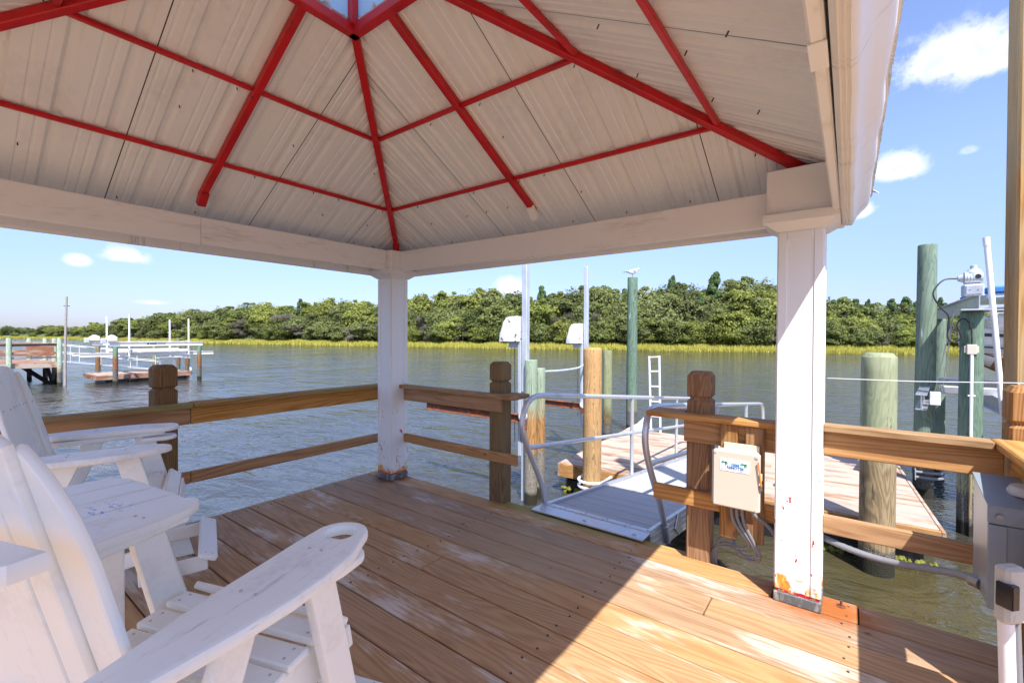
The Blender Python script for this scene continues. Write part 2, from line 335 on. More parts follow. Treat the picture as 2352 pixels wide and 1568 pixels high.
# ------------------------------------------------------------------ mesh helpers
ORG = {}
def tag(o, label=None, cat=None, group=None, kind=None):
    if label: o['label'] = label
    if cat: o['category'] = cat
    if group: o['group'] = group
    if kind: o['kind'] = kind
    return o
def thing(name, label, cat, loc=(0, 0, 0), rz=0., group=None, local=False):
    o = bpy.data.objects.new(name, None); col.objects.link(o); o.empty_display_size = .1
    o.location = loc; o.rotation_euler = (0, 0, rz)
    ORG[o] = Vector((0, 0, 0)) if local else Vector(loc)
    return tag(o, label, cat, group)
class MB:
    def __init__(s): s.v = []; s.f = []
    def add(s, vs, fs):
        k = len(s.v); s.v += [tuple(map(float, p)) for p in vs]; s.f += [tuple(i + k for i in f) for f in fs]; return s
    def obox(s, A, B, w, h, up=(0, 0, 1), c=.004):
        A = Vector(A); B = Vector(B); x = (B - A); L = x.length; x.normalize(); up = Vector(up)
        y = up.cross(x)
        if y.length < 1e-5: y = Vector((0, 1, 0)).cross(x)
        y.normalize(); z = x.cross(y); o = (A + B) / 2
        return s.frame_box(o, x, y, z, L / 2, w / 2, h / 2, c)
    def frame_box(s, o, x, y, z, hx, hy, hz, c):
        c = min(c, hx * .45, hy * .45, hz * .45); vs = []; idx = {}
        for sx in (-1, 1):
            for sy in (-1, 1):
                for sz in (-1, 1):
                    for k, (a, b_, d) in enumerate(((hx, hy - c, hz - c), (hx - c, hy, hz - c), (hx - c, hy - c, hz))):
                        idx[sx, sy, sz, k] = len(vs); vs.append(o + x * (a * sx) + y * (b_ * sy) + z * (d * sz))
        fs = []
        S = (-1, 1)
        for q in S:
            fs.append([idx[q, a, b_, 0] for a, b_ in ((-1, -1), (1, -1), (1, 1), (-1, 1))])
            fs.append([idx[a, q, b_, 1] for a, b_ in ((-1, -1), (1, -1), (1, 1), (-1, 1))])
            fs.append([idx[a, b_, q, 2] for a, b_ in ((-1, -1), (1, -1), (1, 1), (-1, 1))])
        for a in S:
            for b_ in S:
                fs.append([idx[a, b_, -1, 0], idx[a, b_, 1, 0], idx[a, b_, 1, 1], idx[a, b_, -1, 1]])
                fs.append([idx[a, -1, b_, 0], idx[a, 1, b_, 0], idx[a, 1, b_, 2], idx[a, -1, b_, 2]])
                fs.append([idx[-1, a, b_, 1], idx[1, a, b_, 1], idx[1, a, b_, 2], idx[-1, a, b_, 2]])
                for d in S: fs.append([idx[a, b_, d, 0], idx[a, b_, d, 1], idx[a, b_, d, 2]])
        out = []
        for f in fs:
            P = [Vector(vs[i]) for i in f]; n = (P[1] - P[0]).cross(P[2] - P[0]); ctr = sum(P, Vector()) / len(P)
            out.append(f if n.dot(ctr - o) > 0 else f[::-1])
        return s.add(vs, out)
    def box(s, x0, x1, y0, y1, z0, z1, c=.004):
        return s.frame_box(Vector(((x0 + x1) / 2, (y0 + y1) / 2, (z0 + z1) / 2)), Vector((1, 0, 0)), Vector((0, 1, 0)), Vector((0, 0, 1)), (x1 - x0) / 2, (y1 - y0) / 2, (z1 - z0) / 2, c)
    def tube(s, pts, r, n=10, cap=True, square=False):
        pts = [Vector(p) for p in pts]; k = len(pts); rs = r if isinstance(r, (list, tuple)) else [r] * k
        nrm = None; rings = []
        for i, p in enumerate(pts):
            tdir = ((pts[min(i + 1, k - 1)] - p).normalized() + (p - pts[max(i - 1, 0)]).normalized()).normalized()
            if nrm is None: nrm = tdir.orthogonal().normalized()
            nrm = (nrm - tdir * nrm.dot(tdir)).normalized(); bi = tdir.cross(nrm)
            rings.append([p + (nrm * math.cos(2 * math.pi * j / n) + bi * math.sin(2 * math.pi * j / n)) * rs[i] for j in range(n)])
        vs = [q for rg in rings for q in rg]; fs = []
        for i in range(k - 1):
            for j in range(n): fs.append((i * n + j, i * n + (j + 1) % n, (i + 1) * n + (j + 1) % n, (i + 1) * n + j))
        if cap: fs += [tuple(range(n))[::-1], tuple((k - 1) * n + j for j in range(n))]
        return s.add(vs, fs)
    def lathe(s, prof, c=(0, 0), n=20, wob=0., lean=(0, 0)):
        vs = []; fs = []; ph = random.random() * 9
        for (r, z) in prof:
            for j in range(n):
                a = 2 * math.pi * j / n; rr = r * (1 + wob * (math.sin(2 * a + ph + z * .9) + .6 * math.sin(3 * a + ph * 2 - z * 1.3)))
                vs.append((c[0] + rr * math.cos(a) + lean[0] * z, c[1] + rr * math.sin(a) + lean[1] * z, z))
        for i in range(len(prof) - 1):
            for j in range(n): fs.append((i * n + j, i * n + (j + 1) % n, (i + 1) * n + (j + 1) % n, (i + 1) * n + j))
        fs.append(tuple((len(prof) - 1) * n + j for j in range(n))); fs.append(tuple(range(n))[::-1])
        return s.add(vs, fs)
    def prism(s, poly, T, th):            # poly in local xy, extruded z 0..th, T: 4x4
        n = len(poly); vs = [T @ Vector((x, y, 0)) for x, y in poly] + [T @ Vector((x, y, th)) for x, y in poly]
        fs = [tuple(range(n))[::-1], tuple(range(n, 2 * n))] + [(i, (i + 1) % n, (i + 1) % n + n, i + n) for i in range(n)]
        return s.add(vs, fs)
    def build(s, name, matname, parent=None, smooth=30, kind=None, label=None):
        o0 = ORG.get(parent, Vector((0, 0, 0))) if parent else Vector((0, 0, 0))
        me = bpy.data.meshes.new(name); me.from_pydata([(x - o0.x, y - o0.y, z - o0.z) for x, y, z in s.v], [], s.f)
        me.materials.append(MATS[matname]); me.update()
        if smooth:
            me.polygons.foreach_set('use_smooth', [True] * len(me.polygons)); me.set_sharp_from_angle(angle=R(smooth))
        o = bpy.data.objects.new(name, me); col.objects.link(o)
        if parent: o.parent = parent; ORG[o] = o0
        else: ORG[o] = Vector((0, 0, 0))
        if kind: o['kind'] = kind
        if label: o['label'] = label
        return o
def plate(name, outline, th, T, matname, parent, holes=(), bev=.006):
    """a board cut from a sheet: outline in local xy, thickness th centred on z=0, rounded edges"""
    cu = bpy.data.curves.new(name, 'CURVE'); cu.dimensions = '2D'; cu.fill_mode = 'BOTH'
    for poly in (outline, *holes):
        sp = cu.splines.new('POLY'); sp.points.add(len(poly) - 1); sp.use_cyclic_u = True
        for i, (x, y) in enumerate(poly): sp.points[i].co = (x, y, 0, 1)
    cu.extrude = th / 2 - bev; cu.bevel_depth = bev; cu.bevel_resolution = 1; cu.offset = -bev
    tmp = bpy.data.objects.new('t', cu); col.objects.link(tmp)
    dg = bpy.context.evaluated_depsgraph_get(); me = bpy.data.meshes.new_from_object(tmp.evaluated_get(dg))
    bpy.data.objects.remove(tmp); bpy.data.curves.remove(cu)
    me.name = name; me.transform(T); me.materials.clear(); me.materials.append(MATS[matname])
    me.polygons.foreach_set('use_smooth', [True] * len(me.polygons)); me.set_sharp_from_angle(angle=R(40)); me.update()
    o = bpy.data.objects.new(name, me); col.objects.link(o); o.parent = parent
    o0 = ORG.get(parent, Vector((0, 0, 0))); me.transform(Matrix.Translation(-o0)); ORG[o] = o0
    return o
def dup(root, loc=None, rz=None, label=None, group=None):
    c = root.copy(); col.objects.link(c)
    if loc is not None: c.location = loc
    if rz is not None: c.rotation_euler = (0, 0, rz)
    if label: c['label'] = label
    if group: c['group'] = group
    def rec(a, b_):
        for ch in list(a.children):
            d = ch.copy(); col.objects.link(d); d.parent = b_; d.matrix_parent_inverse = ch.matrix_parent_inverse; rec(ch, d)
    rec(root, c); return c
def arc(cx, cy, r, a0, a1, n=10): return [(cx + r * math.cos(R(a0 + (a1 - a0) * i / n)), cy + r * math.sin(R(a0 + (a1 - a0) * i / n))) for i in range(n + 1)]
def frame(o, x, y):
    x = Vector(x).normalized(); y = Vector(y); y = (y - x * y.dot(x)).normalized(); z = x.cross(y)
    T = Matrix((x, y, z)).transposed().to_4x4(); T.translation = o; return T
def smooth_path(P, n=6):
    P = [Vector(p) for p in P]; out = []
    for i in range(len(P) - 1):
        p0 = P[max(i - 1, 0)]; p1 = P[i]; p2 = P[i + 1]; p3 = P[min(i + 2, len(P) - 1)]
        for k in range(n):
            u = k / n; out.append(.5 * ((2 * p1) + (p2 - p0) * u + (2 * p0 - 5 * p1 + 4 * p2 - p3) * u * u + (3 * p1 - p0 - 3 * p2 + p3) * u ** 3))
    return out + [P[-1]]

# ------------------------------------------------------------------ water
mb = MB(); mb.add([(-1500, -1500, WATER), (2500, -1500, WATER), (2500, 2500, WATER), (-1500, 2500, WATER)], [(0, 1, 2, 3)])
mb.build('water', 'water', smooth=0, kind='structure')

# ------------------------------------------------------------------ far bank, marsh grass, trees
# (x, y, tree height) along the far waterline, from the far left end of the reach to the right
BANK = [(25, 520, 7.5), (31.3, 412, 7.8), (44.6, 370, 7.7), (51.9, 304, 7.8), (53.4, 236, 10.2), (54.6, 189, 11.1), (58.4, 162, 12.6), (61.6, 139, 13.6), (66, 123, 13.6),
        (69.7, 107, 13.6), (71.7, 91.3, 13.3), (74.2, 77.6, 14.1), (77, 66, 14.5), (79.5, 56.5, 14), (82.3, 47.5, 14.5), (84.6, 38.5, 14.5),
        (87, 30.5, 14.7), (88.9, 22.8, 14.7), (91, 16, 15.5), (92.4, 10.5, 15.2), (93.4, 3, 10.8), (95.3, -3, 9.5), (97.8, -8.5, 9.6), (100.5, -14, 8.6),
        (103.1, -19.3, 7), (105.7, -24.4, 6.5), (109, -32, 6.5), (113, -42, 7), (118, -55, 8)]
BK = np.array(BANK, float)
def bank_at(u):
    i = np.clip(np.floor(u).astype(int) if hasattr(u, '__len__') else int(u), 0, len(BK) - 2); f = u - i
    if hasattr(u, '__len__'): return BK[i] * (1 - f[:, None]) + BK[i + 1] * f[:, None]
    return BK[i] * (1 - f) + BK[i + 1] * f
us = np.linspace(0, len(BK) - 1, 140); rows = [(-6, -2.2), (0, -1.14), (3, -.95), (7, -.55), (11, .1), (18, None), (34, None), (80, None)]
vs = []; fs = []
for u in us:
    x, y, hh = bank_at(u); d = math.hypot(x, y)
    for k, (off, z) in enumerate(rows):
        if z is None: z = {18: .30, 34: .62, 80: .70}[off] * hh - 1.1
        z += (math.sin(u * 5.1 + k) + math.sin(u * 13.7)) * (.12 if off < 12 else .5) * (off > 2)
        vs.append((x * (1 + off / d), y * (1 + off / d), z))
nr = len(rows)
for i in range(len(us) - 1):
    for k in range(nr - 1): fs.append((i * nr + k, i * nr + k + 1, (i + 1) * nr + k + 1, (i + 1) * nr + k))
MB().add(vs, fs).build('far_bank', 'bank_soil', smooth=180, kind='structure')

def blades(name, n, kind):
    sl_ = np.hypot(*np.diff(BK[:, :2], axis=0).T) ** .8; cs_ = np.concatenate([[0], np.cumsum(sl_)]); u = np.interp(rng.uniform(0, cs_[-1], n), cs_, np.arange(len(BK))); u = np.clip(u, 0, len(BK) - 1.001); B = bank_at(u); d = np.hypot(B[:, 0], B[:, 1])
    off = rng.uniform(-1.6, 9.0, n) ; off = np.where(rng.random(n) < .35, rng.uniform(-1.7, .6, n), off)
    P = B[:, :2] * (1 + off / d)[:, None] + rng.normal(0, .25, (n, 2))
    z0 = np.interp(off, [-2, 0, 3, 7, 11], [-1.15, -1.14, -.95, -.55, .1]); hgt = rng.uniform(.62, 1.0, n) * np.interp(off, [-1.7, 0, 3, 9], [.75, .95, 1, .8])
    hgt *= 1 + .25 * np.sin(u * 9.3) * np.sin(u * 3.7 + 1)
    wd = rng.uniform(.05, .14, n) * np.clip(d / 80, 1, 5); a = rng.uniform(0, math.pi, n); ln = rng.normal(0, .22, (n, 2))
    V = np.zeros((n, 3, 3)); dx = np.stack([np.cos(a), np.sin(a)], 1) * wd[:, None]
    V[:, 0, :2] = P - dx; V[:, 1, :2] = P + dx; V[:, 2, :2] = P + ln; V[:, 0, 2] = V[:, 1, 2] = z0 - .1; V[:, 2, 2] = z0 + hgt
    me = bpy.data.meshes.new(name); me.from_pydata(V.reshape(-1, 3).tolist(), [], np.arange(3 * n).reshape(n, 3).tolist())
    at = me.attributes.new('tint', 'FLOAT', 'FACE'); at.data.foreach_set('value', rng.random(n).astype(np.float32))
    me.materials.append(MATS['grass_marsh']); o = bpy.data.objects.new(name, me); col.objects.link(o)
    tag(o, kind='stuff', label='band of yellow green marsh grass along the foot of the far bank', cat='marsh grass')
blades('marsh_grass', 110000, 'stuff')

def crown_mesh(name, kind, seed):
    g = np.random.default_rng(seed); V = []; T = []
    if kind == 'pine':
        L = []
        for z in np.linspace(.34, .97, 15):
            w_ = .30 * (1.12 - z)
            for _ in range(2): a = g.uniform(0, 6.28); L.append(((w_ * math.cos(a), w_ * math.sin(a), z + g.normal(0, .015)), g.uniform(.07, .12) * (1.3 - z * .6)))
    elif kind == 'grey':
        L = [((g.uniform(-.38, .38), g.uniform(-.38, .38), g.uniform(.15, .9)), g.uniform(.10, .2)) for _ in range(16)]
    else:
        L = []
        for _ in range(10):                      # boughs, each carrying a few leaf clumps
            a = g.uniform(0, 6.28); rr = math.sqrt(g.random()) * .40; z = g.uniform(.10, .82); rr *= 1 - .5 * max(0, z - .5) / .5
            bc = np.array((rr * math.cos(a), rr * math.sin(a), z))
            for _ in range(9):
                d = g.normal(size=3); d /= np.linalg.norm(d); d[2] = abs(d[2]) * .8 - .1; L.append((bc + d * g.uniform(.04, .17), g.uniform(.06, .125)))
        for _ in range(3): L.append(((g.normal(0, .07), g.normal(0, .07), g.uniform(.82, .95)), g.uniform(.05, .08)))
    per = {'pine': 120, 'grey': 90}.get(kind, 125); s0 = {'pine': .021, 'grey': .022}.get(kind, .0205)
    for (c, r) in L:
        n = per; d = g.normal(size=(n, 3)); d /= np.linalg.norm(d, axis=1)[:, None]; d[:, 2] = np.where(d[:, 2] < -.3, -d[:, 2], d[:, 2])
        rad = r * (.62 + .42 * g.random(n)); P = np.array(c) + d * rad[:, None] * np.array([1, 1, .85])
        nr_ = d + g.normal(0, .55, (n, 3)); nr_ /= np.linalg.norm(nr_, axis=1)[:, None]
        a = np.cross(nr_, g.normal(size=(n, 3))); a /= np.linalg.norm(a, axis=1)[:, None]; b_ = np.cross(nr_, a)
        s = s0 * (.6 + .8 * g.random(n))[:, None]; el = (1.5 if kind != 'grey' else 4.)
        q = np.stack([P + a * s * el, P + b_ * s * (.75 if kind != 'grey' else .24), P - a * s * el, P - b_ * s * (.75 if kind != 'grey' else .24)], 1)
        V.append(q.reshape(-1, 3)); T.append(np.clip(g.random() * .55 + g.random(n) * .5, 0, 1))
    if kind in ('oak', 'bright'):               # loose leaves between the clumps soften the outline
        n = 3600; d = g.normal(size=(n, 3)); d /= np.linalg.norm(d, axis=1)[:, None]; rr = g.random(n) ** .45
        rag = 1 + .16 * np.sin(d[:, 0] * 7 + seed) * np.sin(d[:, 1] * 6 + 2 * seed) + .10 * np.sin(d[:, 2] * 9 + seed)
        P = np.array((0, 0, .48)) + d * (rr * rag)[:, None] * np.array([.45, .45, .46])
        nr_ = d + g.normal(0, .6, (n, 3)); nr_ /= np.linalg.norm(nr_, axis=1)[:, None]
        a = np.cross(nr_, g.normal(size=(n, 3))); a /= np.linalg.norm(a, axis=1)[:, None]; b_ = np.cross(nr_, a); s = .019 * (.6 + .9 * g.random(n))[:, None]
        V.append(np.stack([P + a * s * 1.5, P + b_ * s * .75, P - a * s * 1.5, P - b_ * s * .75], 1).reshape(-1, 3)); T.append(np.clip(.2 + .3 * np.sin(d[:, 0] * 5 + seed) + g.random(n) * .6, 0, 1))
    V = np.concatenate(V); T = np.concatenate(T); me = bpy.data.meshes.new(name)
    me.from_pydata(V.tolist(), [], np.arange(len(V)).reshape(-1, 4).tolist())
    at = me.attributes.new('tint', 'FLOAT', 'FACE'); at.data.foreach_set('value', T.astype(np.float32))
    return me
def trunk_mesh(name, seed, bare):
    g = random.Random(seed); mb = MB()
    mb.tube([(0, 0, -.12), (.02, .01, .25), (g.uniform(-.06, .06), g.uniform(-.06, .06), .72)], [.032, .024, .01], 6)
    for _ in range(14 if bare else 5):
        z = g.uniform(.2, .6); a = g.uniform(0, 6.28); l = g.uniform(.25, .5)
        p1 = Vector((math.cos(a) * l * .5, math.sin(a) * l * .5, z + l * .35)); p2 = Vector((math.cos(a + .4) * l, math.sin(a + .4) * l, z + l * .75))
        mb.tube([(0, 0, z), p1, p2], [.014, .009, .003], 4, cap=False)
        if bare:
            for _ in range(3):
                b_ = a + g.uniform(-1, 1); mb.tube([p1, p1 + Vector((math.cos(b_) * .22, math.sin(b_) * .22, g.uniform(.02, .2)))], [.007, .002], 3, cap=False)
    me = bpy.data.meshes.new(name); me.from_pydata(mb.v, [], mb.f); me.materials.append(MATS['twig_grey' if bare else 'bark'])
    return me
KINDS = {'oak': ('bushy dark green tree of the wooded bank across the water', 'leaf_oak'), 'bright': ('yellow green leafy tree of the wooded bank across the water', 'leaf_bright'),
         'pine': ('narrow deep green pine rising from the wooded bank across the water', 'leaf_pine'), 'grey': ('bare grey twiggy shrub among the green trees of the far bank', 'twig_grey')}
CR = {}
for k, (lab, mt) in KINDS.items():
    CR[k] = []
    for i in range(5 if k in ('oak', 'bright') else 3):
        me = crown_mesh('crown', k, 100 + 17 * i + len(k)); me.materials.append(MATS[mt]); CR[k].append((me, trunk_mesh('trunk', 50 + i, k == 'grey')))
TREES = []
def tree(x, y, z, hgt, wd, k, row):
    me, tm = random.choice(CR[k])
    o = thing(k.replace('oak', 'oak_tree').replace('bright', 'leafy_tree').replace('pine', 'pine_tree').replace('grey', 'bare_shrub'), KINDS[k][0], 'shrub' if k == 'grey' else 'tree', (x, y, z), random.uniform(0, 6.28), 'trees on the far bank: ' + k, local=True)
    o.scale = (wd, wd, hgt); TREES.append((o, k, row, x, y))
    for nm, q in (('crown', me), ('trunk', tm)):
        c = bpy.data.objects.new(nm, q); col.objects.link(c); c.parent = o
for row, (off, hf, jit, n) in enumerate(((8.5, .46, .10, 90), (12.5, .74, .10, 98), (18, .98, .09, 108))):
    for i in range(n):
        u = (i + .5 + random.uniform(-.4, .4)) / n * (len(BK) - 1.02); x, y, hh = bank_at(u); d = math.hypot(x, y)
        spacing = (math.hypot(*(bank_at(min(u + .15, len(BK) - 1.01))[:2] - bank_at(max(u - .15, 0))[:2]))) / .3 * (len(BK) - 1) / n
        o_ = off * (1 if d < 130 else 1.2) + random.uniform(-1.5, 1.5)
        low = hh < 11.2 and d < 130           # scrubby right end of the bank
        k = random.choices(('oak', 'bright', 'pine', 'grey'), ((6, 3.4, .5, 2.2), (6, 3.4, .8, 1.5), (6, 3.4, 1.6, .0))[row])[0]
        if low and row == 2: k = random.choice(('pine', 'oak', 'bright'))
        hgt = hh * (hf + random.uniform(-jit, jit)); z0 = np.interp(o_, [0, 7, 11, 18, 34], [-1.1, -.6, 0, hh * .30 - 1.1, hh * .62 - 1.1])
        hgt = max(2.2, hgt - (z0 + 1.1)) * (1.06 if k == 'pine' and row == 2 else 1.)
        wd = min(max(spacing * 2.1, hgt * 1.0), hgt * 1.5) * random.uniform(.9, 1.2)
        if k == 'pine': wd *= .62
        if k == 'grey': wd *= .8; hgt *= .85
        tree(x * (1 + o_ / d), y * (1 + o_ / d), z0, hgt, wd, k, row)
SECT = [(143, 'left of the thin far pole'), (268, 'between thin far pole and far lift'), (460, 'behind the far lift'), (860, 'between far lift and left column'), (945, 'behind the left column'),
        (1207, 'between left column and taller lift post'), (1347, 'between the two lift posts'), (1453, 'between shorter lift post and gull piling'), (1780, 'between gull piling and right column'),
        (1895, 'behind the right column'), (2105, 'between right column and tallest green piling'), (9e9, 'right of the tallest green piling')]
KW = {'oak': 'dark green', 'bright': 'yellow green', 'pine': 'narrow', 'grey': 'bare grey'}; RW = ('waterline', 'midbank', 'skyline')
bins = {}
for o, k, row, x, y in TREES:
    px = 1176 + 1031 * (Vector((x, y, 0)).dot(_R) / Vector((x, y, 0)).dot(_F)); sct = next(n_ for lim, n_ in SECT if px < lim)
    bins.setdefault((k, row, sct), []).append((px, o))
def nth(i): return '%d%s' % (i, 'th' if 10 < i % 100 < 14 else {1: 'st', 2: 'nd', 3: 'rd'}.get(i % 10, 'th'))
for (k, row, sct), L in bins.items():
    L.sort(key=lambda q: q[0])
    for i, (px, o) in enumerate(L):
        nm = {'grey': 'shrub', 'pine': 'pine'}.get(k, 'tree')
        o['label'] = ('only %s %s %s %s' % (KW[k], RW[row], nm, sct)) if len(L) == 1 else ('%s from left of the %s %s %ss %s' % (nth(i + 1), KW[k], RW[row], nm, sct))
x, y, _ = bank_at(12.9); t_ = thing('channel_marker', 'small yellowish marker board on a post standing in the marsh grass', 'marker', (x * 1.03, y * 1.03, -.9))
MB().box(x * 1.03 - .07, x * 1.03 + .07, y * 1.03 - .07, y * 1.03 + .07, -1, 1.25).build('post', 'marker_yellow', t_)
MB().obox((x * 1.03 - .12, y * 1.03 + .4, .95), (x * 1.03 - .08, y * 1.03 - .4, .95), .06, .4).build('sign_board', 'marker_yellow', t_)

# ------------------------------------------------------------------ deck
deck = MB()
for yy in (-6., -4.8, -3.6, -2.4, -1.2, .0, 1.2, 2.4, 4.10): deck.box(-6.9, 3.10, yy - .03, yy + .03, -.28, -.036)  # out-of-view stretch behind and beside the camera added to bounce sunlight under the roof
deck.box(3.08, 3.125, -6.9, 4.13, -.28, -.036)
for x_, y_ in ((-1, 3.7), (1.1, 3.7), (2.8, 3.7), (2.8, 1.2), (2.8, -1.4), (.6, 1.2), (-1, 1.2), (.6, -1.4), (-1, -1.4)): deck.lathe([(.13, -2.2), (.12, -.29)], (x_, y_), 12)
dk = deck.build('deck', 'dark_wood', kind='structure')
PIT = .2035
x1 = 3.168; i = 0
while x1 > -6.8:
    x0 = x1 - PIT + .009; zz = random.uniform(-.0025, .0015); ends = [(-6.95, 4.2 + random.uniform(-.012, .012))]
    j = {2: .62, 5: 2.2, 8: -.4, 10: 1.6}.get(i)
    if j is not None: ends = [(-6.95, j - .003), (j + .003, 4.2)]
    if i == 0: ends = [(-6.95, -.06), (-.054, .34), (.346, 4.2)]
    for a, b_ in ends:
        MB().box(x0, x1, a, b_, -.036 + zz, zz, .005).build('deck_board', 'deck_wood', dk)
    x1 -= PIT; i += 1
MB().box(3.17, 3.275, .78, 2.62, -.052, -.016, .006).build('edge_board', 'deck_wood', dk, label='green algae covered edge board below the gangway hinge')
MB().box(3.1695, 3.192, -6.95, .78, -.20, -.012, .006).build('rim_board', 'rail_wood_y', dk)
MB().box(3.1695, 3.192, 2.62, 4.2, -.20, -.012, .006).build('rim_board', 'rail_wood_y', dk)
MB().box(-6.8, 3.16, 4.2015, 4.225, -.2, -.008, .006).build('rim_board', 'rail_wood_x', dk)
s = MB()
for k in range(25):
    xb = 3.168 - PIT * k
    for yy in (-2.4, -1.2, 0., 1.2, 2.4, 4.10):
        for dx in (.045, .155): s.lathe([(.006, -.002), (.006, .0022), (.003, .0028)], (xb - dx, yy + random.uniform(-.02, .02)), 6)
s.build('deck_screw', 'dark_screw', dk, kind='stuff')
bt = thing('rusty_bolt', 'rusty bolt with washer standing out of the deck beside the right column', 'bolt', (3.10, .02, 0))
MB().lathe([(.022, .001), (.022, .004), (.008, .006)], (3.10, .02), 12).build('washer', 'rusty_steel', bt); MB().lathe([(.006, .004), (.006, .035)], (3.10, .02), 8).build('shank', 'rusty_steel', bt)

# ------------------------------------------------------------------ gazebo
GX, GY, GH, GZ, GM = 1.27, 2.05, 1.81, 2.483, .539
gz = thing('gazebo', 'white gazebo with red steel roof frame standing on the brown deck', 'gazebo', (GX, GY, 0))
def hipz(h): return GZ + GM * (GH - h)
def column(cx, cy, cap0, cap1):
    hw = .106
    c = MB().box(cx - hw, cx + hw, cy - hw, cy + hw, .0, 2.115, .006)
    o = c.build('column', 'column_paint', gz)
    p = MB()
    for sx, sy in ((-1, 0), (1, 0), (0, -1), (0, 1)):
        for s_ in (-1, 1):      # raised stiles at both edges of each face
            if sx: p.box(cx + sx * hw - .002, cx + sx * (hw + .006) , cy + s_ * (hw - .021) - .021, cy + s_ * (hw - .021) + .021, .075, 2.09, .002) if sx > 0 else p.box(cx - hw - .006, cx - hw + .002, cy + s_ * (hw - .021) - .021, cy + s_ * (hw - .021) + .021, .075, 2.09, .002)
            else: p.box(cx + s_ * (hw - .0225) - .0195, cx + s_ * (hw - .0225) + .0195, min(cy + sy * (hw - .002), cy + sy * (hw + .006)), max(cy + sy * (hw - .002), cy + sy * (hw + .006)), .075, 2.09, .002)
        if sx: p.box(min(cx + sx * (hw - .002), cx + sx * (hw + .006)), max(cx + sx * (hw - .002), cx + sx * (hw + .006)), cy - hw + .0435, cy + hw - .0435, 2.045, 2.0895, .002)
    p.build('stile', 'column_paint', o)
    f = MB().box(cx - hw - .008, cx + hw + .008, cy - hw - .008, cy + hw + .008, .001, .056, .004); f.build('base_flashing', 'column_paint', o)
    (ax, ay), (bx, by) = cap0, cap1
    # crown moulding flaring out under the cap block
    vs = []; pr = [(.0, 2.095), (.012, 2.10), (.058, 2.135), (.072, 2.14), (.072, 2.185)]
    for e, z in pr: vs += [(cx - hw - e, cy - hw - e, z), (cx + hw + e, cy - hw - e, z), (cx + hw + e, cy + hw + e, z), (cx - hw - e, cy + hw + e, z)]
    fs = [(4 * i + j, 4 * i + (j + 1) % 4, 4 * i + 4 + (j + 1) % 4, 4 * i + 4 + j) for i in range(len(pr) - 1) for j in range(4)] + [(3, 2, 1, 0), (16, 17, 18, 19)]
    MB().add(vs, fs).build('moulding', 'white_paint', o, smooth=0)
    MB().box(ax, bx, ay, by, 2.1855, cap_top(cx, cy), .005).build('cap_block', 'white_paint', o)
def cap_top(cx, cy): return 2.44 if (cx > 2 and cy < 1) else 2.375
CXS = (3.06, -.52); CYS = (3.885, .22)
for cx in CXS:
    for cy in CYS: column(cx, cy, (cx - .14, cy - .155), (cx + .14, cy + .165))
# eave beams: a pair of boards per side, spliced at midspan
def beam(A, B, matn, sag=.012, th=.042):
    A = Vector(A); B = Vector(B); mid = (A + B) / 2 - Vector((0, 0, sag))
    o = MB().obox(A, mid, th, .205, c=.006).build('eave_beam', matn, gz); MB().obox(mid + (B - A).normalized() * .002, B, th, .205, c=.006).build('eave_beam', matn, gz)
    d = (B - A).normalized()
    MB().obox(mid - d * .06 + Vector((0, 0, -.106)), mid + d * .06 + Vector((0, 0, -.106)), th + .004, .006, c=.002).build('splice_plate', 'white_paint', gz)
beam((-.38, 3.83, 2.275), (2.92, 3.83, 2.275), 'beam_paint_x'); beam((3.05, 3.73, 2.27), (3.05, .39, 2.25), 'beam_paint_y')
beam((-.38, .070, 2.275), (2.92, .058, 2.27), 'beam_paint_x', th=.034); beam((-.53, .39, 2.275), (-.53, 3.73, 2.275), 'beam_paint_y')
# red steel
def steel(A, B, r, name): return MB().obox(A, B, r, r, c=.004).build(name, 'red_steel', gz)
RING = .30
for sx in (-1, 1):
    for sy in (-1, 1):
        pt = lambda h, dz=0: (GX + sx * h, GY + sy * h, hipz(h) + dz)
        steel(pt(RING - .02), pt(GH + .08), .046, 'hip_rafter')
        MB().box(GX + sx * GH - .026, GX + sx * GH + .026, GY + sy * GH - .026, GY + sy * GH + .026, 2.36, hipz(GH) - .002, .003).build('corner_stub', 'red_steel', gz)
for dx, dy in ((1, 0), (-1, 0), (0, 1), (0, -1)):
    pt = lambda h, e: Vector((GX + dx * h - dy * e, GY + dy * h + dx * e, hipz(h)))
    steel(pt(RING, 0), pt(GH - .06, 0), .046, 'rafter')
    MB().obox(pt(GH - .12, 0) - Vector((0, 0, .012)), pt(GH - .04, 0) - Vector((0, 0, .05)), .056, .05).build('rafter_shoe', 'white_paint' if dx == 1 else 'red_steel', gz)
    for h in (1.452, .875):
        for s_ in (-1, 1): steel(pt(h, s_ * .03) + Vector((0, 0, .012)), pt(h, s_ * (h - .03)) + Vector((0, 0, .010)), .027, 'purlin')
    steel(pt(RING, -RING - .028) - Vector((0, 0, .012)), pt(RING, RING + .028) - Vector((0, 0, .012)), .056, 'ring_beam')
for sx in (-1, 1):
    for sy in (-1, 1): MB().box(GX + sx * (RING - .03) - .022, GX + sx * (RING - .03) + .022, GY + sy * (RING - .03) - .022, GY + sy * (RING - .03) + .022, hipz(RING), hipz(RING) + .30, .003).build('lantern_post', 'red_steel', gz)
